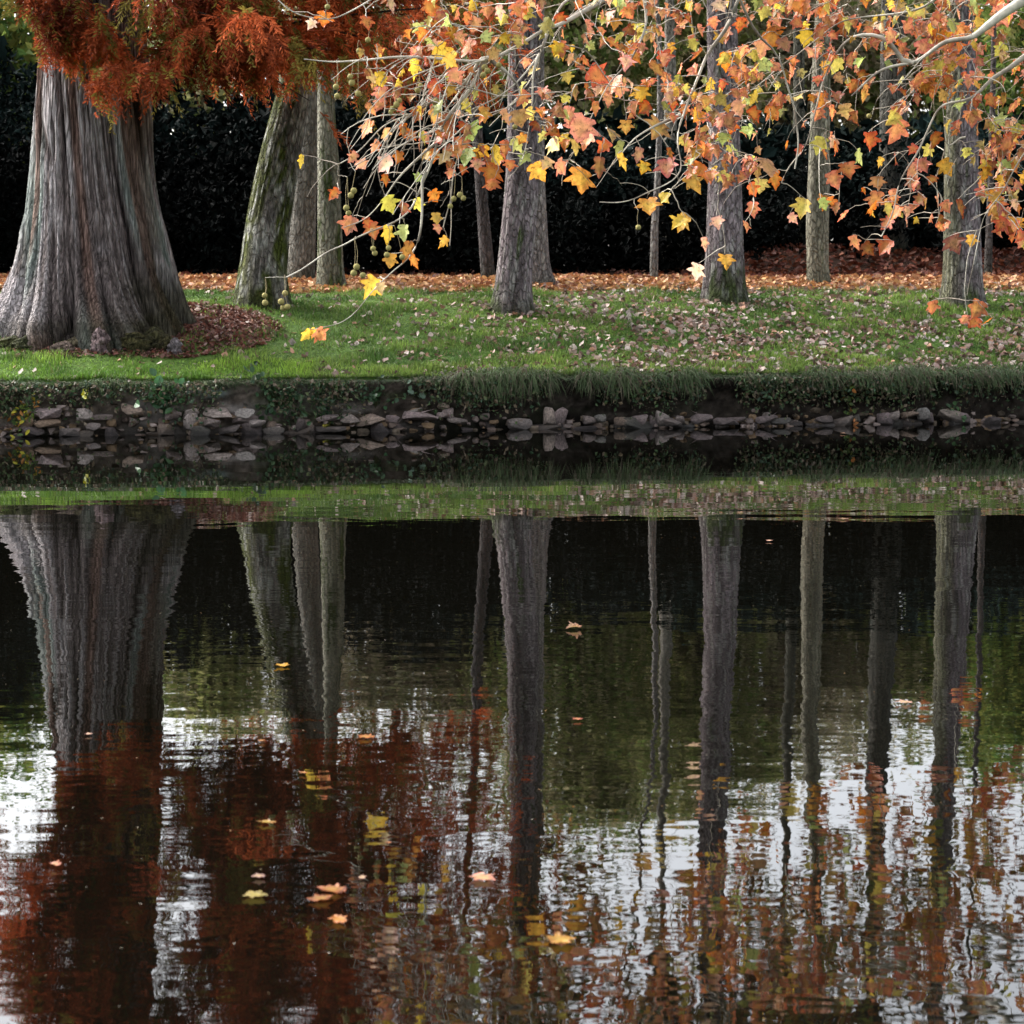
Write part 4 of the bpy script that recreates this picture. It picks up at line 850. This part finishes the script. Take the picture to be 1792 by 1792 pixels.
# leaves hang from twigs grown out of the boughs
LV = []
for q, (px, py, sz, code) in enumerate(H):
    Yd = depth(px)+(R.normal(0, .35) if q >= nh else R.normal(0, .15)); c = at(px, py, Yd); LV.append((c, sz/FPX*Yd*(R.uniform(.92, 1.06) if q < nh else R.uniform(.72, .95)), code, px))
NA = np.array(nodes); dist = np.array([np.min(np.linalg.norm(NA-c[0], axis=1)) for c in LV])
NA = list(NA)
for q in np.argsort(dist):
    c, sz, code, px = LV[q]; b = which(px)
    he = q < nh
    base = plane_leaf(boughs[b]['l'], c, sz, kc(code), None, (R.normal(0, .45), -.9, .35+R.normal(0, .3)) if he else None, R.uniform(-.1, .5) if he else None)
    arr = np.array(NA); dv = base-arr; dl = np.linalg.norm(dv, axis=1); cost = dl+1.3*np.clip(dv[:, 2], 0, None)+.25*np.clip(dv[:, 0], 0, None)
    a = arr[np.argmin(cost)]
    Pn = twig(b, a, base, .0055 if dl.min() > .25 else .004, .0022)
    NA += [Pn[3], Pn[5]]
# bare pale twigs sweeping down to the left
for q in range(44):
    t = R.random(); sx0, sy0 = 930-220*t+R.normal(0, 25), 70+230*t*R.random()+R.normal(0, 20); ln = R.uniform(50, 210); a = R.normal(2.15, .38)
    ex, ey = sx0+ln*math.cos(a), sy0+ln*math.sin(a); Yd = depth(sx0)+R.normal(0, .3)
    if ey > 470 or ex < 575: continue
    A = at(sx0, sy0, Yd); arr = np.array(nodes); k = np.argmin(np.linalg.norm(arr-A, axis=1)); A = arr[k] if np.linalg.norm(arr[k]-A) < .35 else A
    if np.linalg.norm(arr[k]-A) > .01: twig(bl, arr[k], A, .006, .005)
    Pn = twig(bl, A, at(ex, ey, Yd+R.normal(0, .2)), .006, .0025)
    for w in (3, 5):
        if R.random() < .7: e = Pn[w]+np.array([R.normal(-.08, .08), R.normal(0, .08), -R.uniform(.1, .3)]); twig(bl, Pn[w], e, .0035, .002)
for q in range(260):     # bare twiglets through the rest
    k = R.integers(0, len(NA)); A = NA[k]; px = proj(A)[0][0]
    e = A+np.array([R.normal(-.12, .2), R.normal(0, .15), -R.uniform(-.1, .35)])
    if proj(e)[1][0] > 400: continue
    twig(which(px), A, e, .004, .002)
# seed balls on long stalks
bm = bmesh.new(); bmesh.ops.create_icosphere(bm, subdivisions=3, radius=1)
for v in bm.verts: v.co *= 1+.10*(n2(np.array(v.co.x*9+4), np.array(v.co.y*9+v.co.z*7)).item()-.5)
BALL = bpy.data.meshes.new('seed_ball'); bm.to_mesh(BALL); bm.free(); BALL.materials.append(M_ball)
ca = BALL.color_attributes.new('Col', 'FLOAT_COLOR', 'POINT'); ca.data.foreach_set('color', np.tile([.30, .26, .09, 1], len(BALL.vertices)).astype(np.float32))
BALL.polygons.foreach_set('use_smooth', np.full(len(BALL.polygons), True))
strings = [[(590, 110), (588, 152), (590, 168)], [(617, 108), (613, 134), (616, 145)], [(627, 108), (627, 164)], [(628, 70), (628, 89)], [(646, 45), (644, 70)], [(572, -10), (573, 12)],
           [(622, 300), (614, 342), (619, 334)], [(608, 310), (606, 364), (610, 373)], [(620, 415), (619, 478), (624, 467), (635, 482)], [(652, 400), (653, 435), (656, 443)], [(682, 400), (680, 434), (677, 446)],
           [(797, 300), (794, 348), (788, 361)], [(808, 310), (805, 341), (811, 347)], [(1117, 368), (1117, 398)], [(690, 150), (687, 190), (694, 183), (699, 176), (684, 196)], [(850, 90), (848, 118), (853, 124), (846, 131)], [(872, 90), (873, 114)],
           [(464, 486), (463, 517), (464, 530)], [(498, 482), (499, 513), (492, 528), (496, 539), (503, 537)], [(1532, 190), (1521, 203)], [(690, 395), (704, 450)], [(905, 200), (901, 222)], [(735, 120), (736, 150), (731, 158)], [(765, 150), (763, 178), (769, 186)]]
for st in strings:
    Yd = depth(st[0][0])-.1; A = at(*st[0], Yd); arr = np.array(NA); k = np.argmin(np.linalg.norm(arr-A, axis=1)); b = which(st[0][0])
    if np.linalg.norm(arr[k]-A) > .02: twig(b, arr[k], A, .003, .0025)
    prev = A
    for px, py in st[1:]:
        c = at(px, py, Yd+R.normal(0, .02)); tube(boughs[b]['w'], spline([prev, (prev+c)/2+[R.normal(0, .01), 0, 0], c], 4), .0018, 4, (.25, .2, .1))
        o = bpy.data.objects.new('seed_ball', BALL); COL.objects.link(o); o.parent = boughs[b]['o']; o.location = Vector(c-world(boughs[b]['o'])); rs_ = R.uniform(.019, .025); o.scale = (rs_, rs_, rs_)
        prev = A if R.random() < .5 else c
for b in boughs:
    b['w'].build('twigs', M_twig, b['o']); b['l'].build('leaves', M_plane, b['o'], smooth=False)
# the rest of the crown, outside the frame to the right and above
cr, lb = MB(), MB(); nb = 60
c = np.stack([R.uniform(6.3, 14, nb), R.uniform(14.5, 23, nb), R.uniform(5.5, 13, nb)], 1)
for q in c:
    s0 = np.array([TX0, TY0, min(12.5, max(3.5, q[2]-2))]); tube(lb, spline([s0, (s0+q)/2+[0, 0, .4], q], 5), np.linspace(.09, .015, 11), 5, (.3, .28, .22))
    for w in range(16): plane_leaf(cr, q+R.normal(0, .65, 3), R.uniform(.14, .2), kc(str(R.choice(codes, p=wts))))
lb.build('limbs', M_twig, plane); cr.build('crown', M_plane, plane, smooth=False)

# ------------------------------------------------------------------ leaves afloat
FL = [(1004, 1102, 38, 'sp', .5, 'pinkish curled leaf floating in the dark reflection right of the middle'),
      (493, 1167, 36, 'oy', .05, 'flat orange leaf floating under the reflection of the mossy trunk'),
      (640, 1293, 44, 'o', .05, 'flat orange leaf floating at the top of the red-brown reflection'),
      (95, 1520, 34, 'os', .45, 'small curled orange leaf floating alone at the far left'),
      (466, 1443, 48, 'oy', .05, 'narrow yellow-orange leaf floating above a squiggly twig reflection'),
      (580, 1562, 76, 'o', .12, 'wide bright orange leaf floating, upper one of a close group of three'),
      (562, 1577, 66, 'or', .05, 'dull orange leaf floating just under the wide bright orange one'),
      (592, 1614, 70, 'o', .08, 'orange leaf floating lowest in a close group of three'),
      (447, 1571, 62, 'yg', .03, 'flat pale yellow leaf floating left of three orange leaves'),
      (845, 1541, 76, 'op', .06, 'long thin orange leaf floating across the foot of the grey trunk reflection'),
      (984, 1651, 70, 'oy', .14, 'large orange leaf floating near the bottom, right of the grey trunk reflection'),
      (1582, 1232, 42, 'p', .04, 'pale pink leaf floating in the rippled bright patch by the right trunk reflection'),
      (1476, 910, 24, 'p', .05, 'tiny pale leaf floating at the foot of the thicket reflection'),
      (1346, 948, 18, 'p', .05, 'tiny pale leaf floating between two trunk reflections'),
      (1010, 1262, 26, 'sr', .05, 'small dull red leaf floating below the pinkish curled leaf'),
      (452, 1538, 34, 'p', .03, 'white thin leaf floating above the flat pale yellow leaf'),
      (634, 1540, 30, 'p', .03, 'white thin leaf floating above three orange leaves'),
      (155, 1288, 18, 'p', .04, 'tiny white leaf floating on the huge trunk reflection'),
      (458, 1300, 22, 'o', .04, 'small orange sliver of leaf floating in the bright gap beside the huge trunk reflection'),
      (1475, 760, 14, 'sp', .2, 'small pink leaf floating close under the stones of the bank'),
      (680, 1480, 20, 'r', .1, 'tiny red leaf floating by a pale leaf reflection'),
      (530, 1356, 26, 'o', .05, 'thin orange leaf floating above the reflected yellow leaf pair')]
for px, py, sz, code, curl, lab_ in FL:
    c = on_water(px, py); Yd = c[1]; m2 = MB(); a = R.uniform(0, 6.28)
    plane_leaf(m2, c+[0, 0, .012+.012*curl], sz/FPX*Yd*.72, kc(code)*.55, (math.cos(a), math.sin(a), 0.02), (0, 0, 1), curl)
    V = m2.v[0]; V[:, 2] = np.clip(V[:, 2], .003, .003+.16*curl+.02)
    tag(m2.build('floating_leaf', M_plane, smooth=False, loc=c), lab_, 'leaf', 'leaves floating on the lake')

# specks of leaf and seed fluff lying on the water
n = 500; y = 6.2*np.exp(R.random(n)*1.5); x = R.uniform(-.27, .27, n)*y; a = R.uniform(0, 6.28, n); mb = MB(); r_ = R.uniform(.002, .007, n)
k = np.arange(n)[:, None]*4; V = np.stack([np.stack([x+np.cos(a+q*1.57)*r_*(1 if q % 2 else .5), y+np.sin(a+q*1.57)*r_*(1 if q % 2 else .5), .004+0*x], 1) for q in range(4)], 1)
mb.add(V.reshape(-1, 3), quads=k+[0, 1, 2, 3], col=np.repeat(np.array([(.26, .22, .15), (.25, .13, .05), (.34, .3, .24), (.12, .09, .04)])[R.integers(0, 4, n)], 4, 0))
tag(mb.build('floating_specks', M_litter, smooth=False), kind='stuff')

# ------------------------------------------------------------------ light
w = bpy.data.worlds.new('World'); S.world = w; w.use_nodes = True; nt = w.node_tree
bg = nt.nodes['Background']; sky = nt.nodes.new('ShaderNodeTexSky'); sky.sky_type = 'NISHITA'; sky.sun_disc = False
SUN_EL, SUN_AZ = rad(40), rad(-56)          # to the left beyond the wood, through cloud
sky.sun_elevation = SUN_EL; sky.sun_rotation = SUN_AZ; sky.dust_density = 4.5; sky.air_density = 1.0; sky.ozone_density = 1.2
hs = nt.nodes.new('ShaderNodeHueSaturation'); hs.inputs['Saturation'].default_value = .28
nt.links.new(sky.outputs[0], hs.inputs['Color']); nt.links.new(hs.outputs[0], bg.inputs[0]); bg.inputs[1].default_value = .15
sl = bpy.data.lights.new('sun', 'SUN'); sl.energy = 1.2; sl.angle = rad(22); sl.color = (1, .96, .9)
so = bpy.data.objects.new('sun', sl); COL.objects.link(so)
dv = Vector((math.sin(SUN_AZ)*math.cos(SUN_EL), math.cos(SUN_AZ)*math.cos(SUN_EL), math.sin(SUN_EL)))
so.rotation_euler = dv.to_track_quat('Z', 'Y').to_euler(); so.location = (0, 20, 30)

S.render.engine = 'CYCLES'
S.cycles.use_denoising = True
S.cycles.max_bounces = 7; S.cycles.diffuse_bounces = 3; S.cycles.glossy_bounces = 3; S.cycles.transmission_bounces = 4
S.cycles.caustics_reflective = False; S.cycles.caustics_refractive = False
S.cycles.sample_clamp_indirect = 8
v = S.view_settings; v.view_transform = 'Standard'; v.look = 'None'; v.gamma = 1; v.use_curve_mapping = False; v.exposure = 2.15
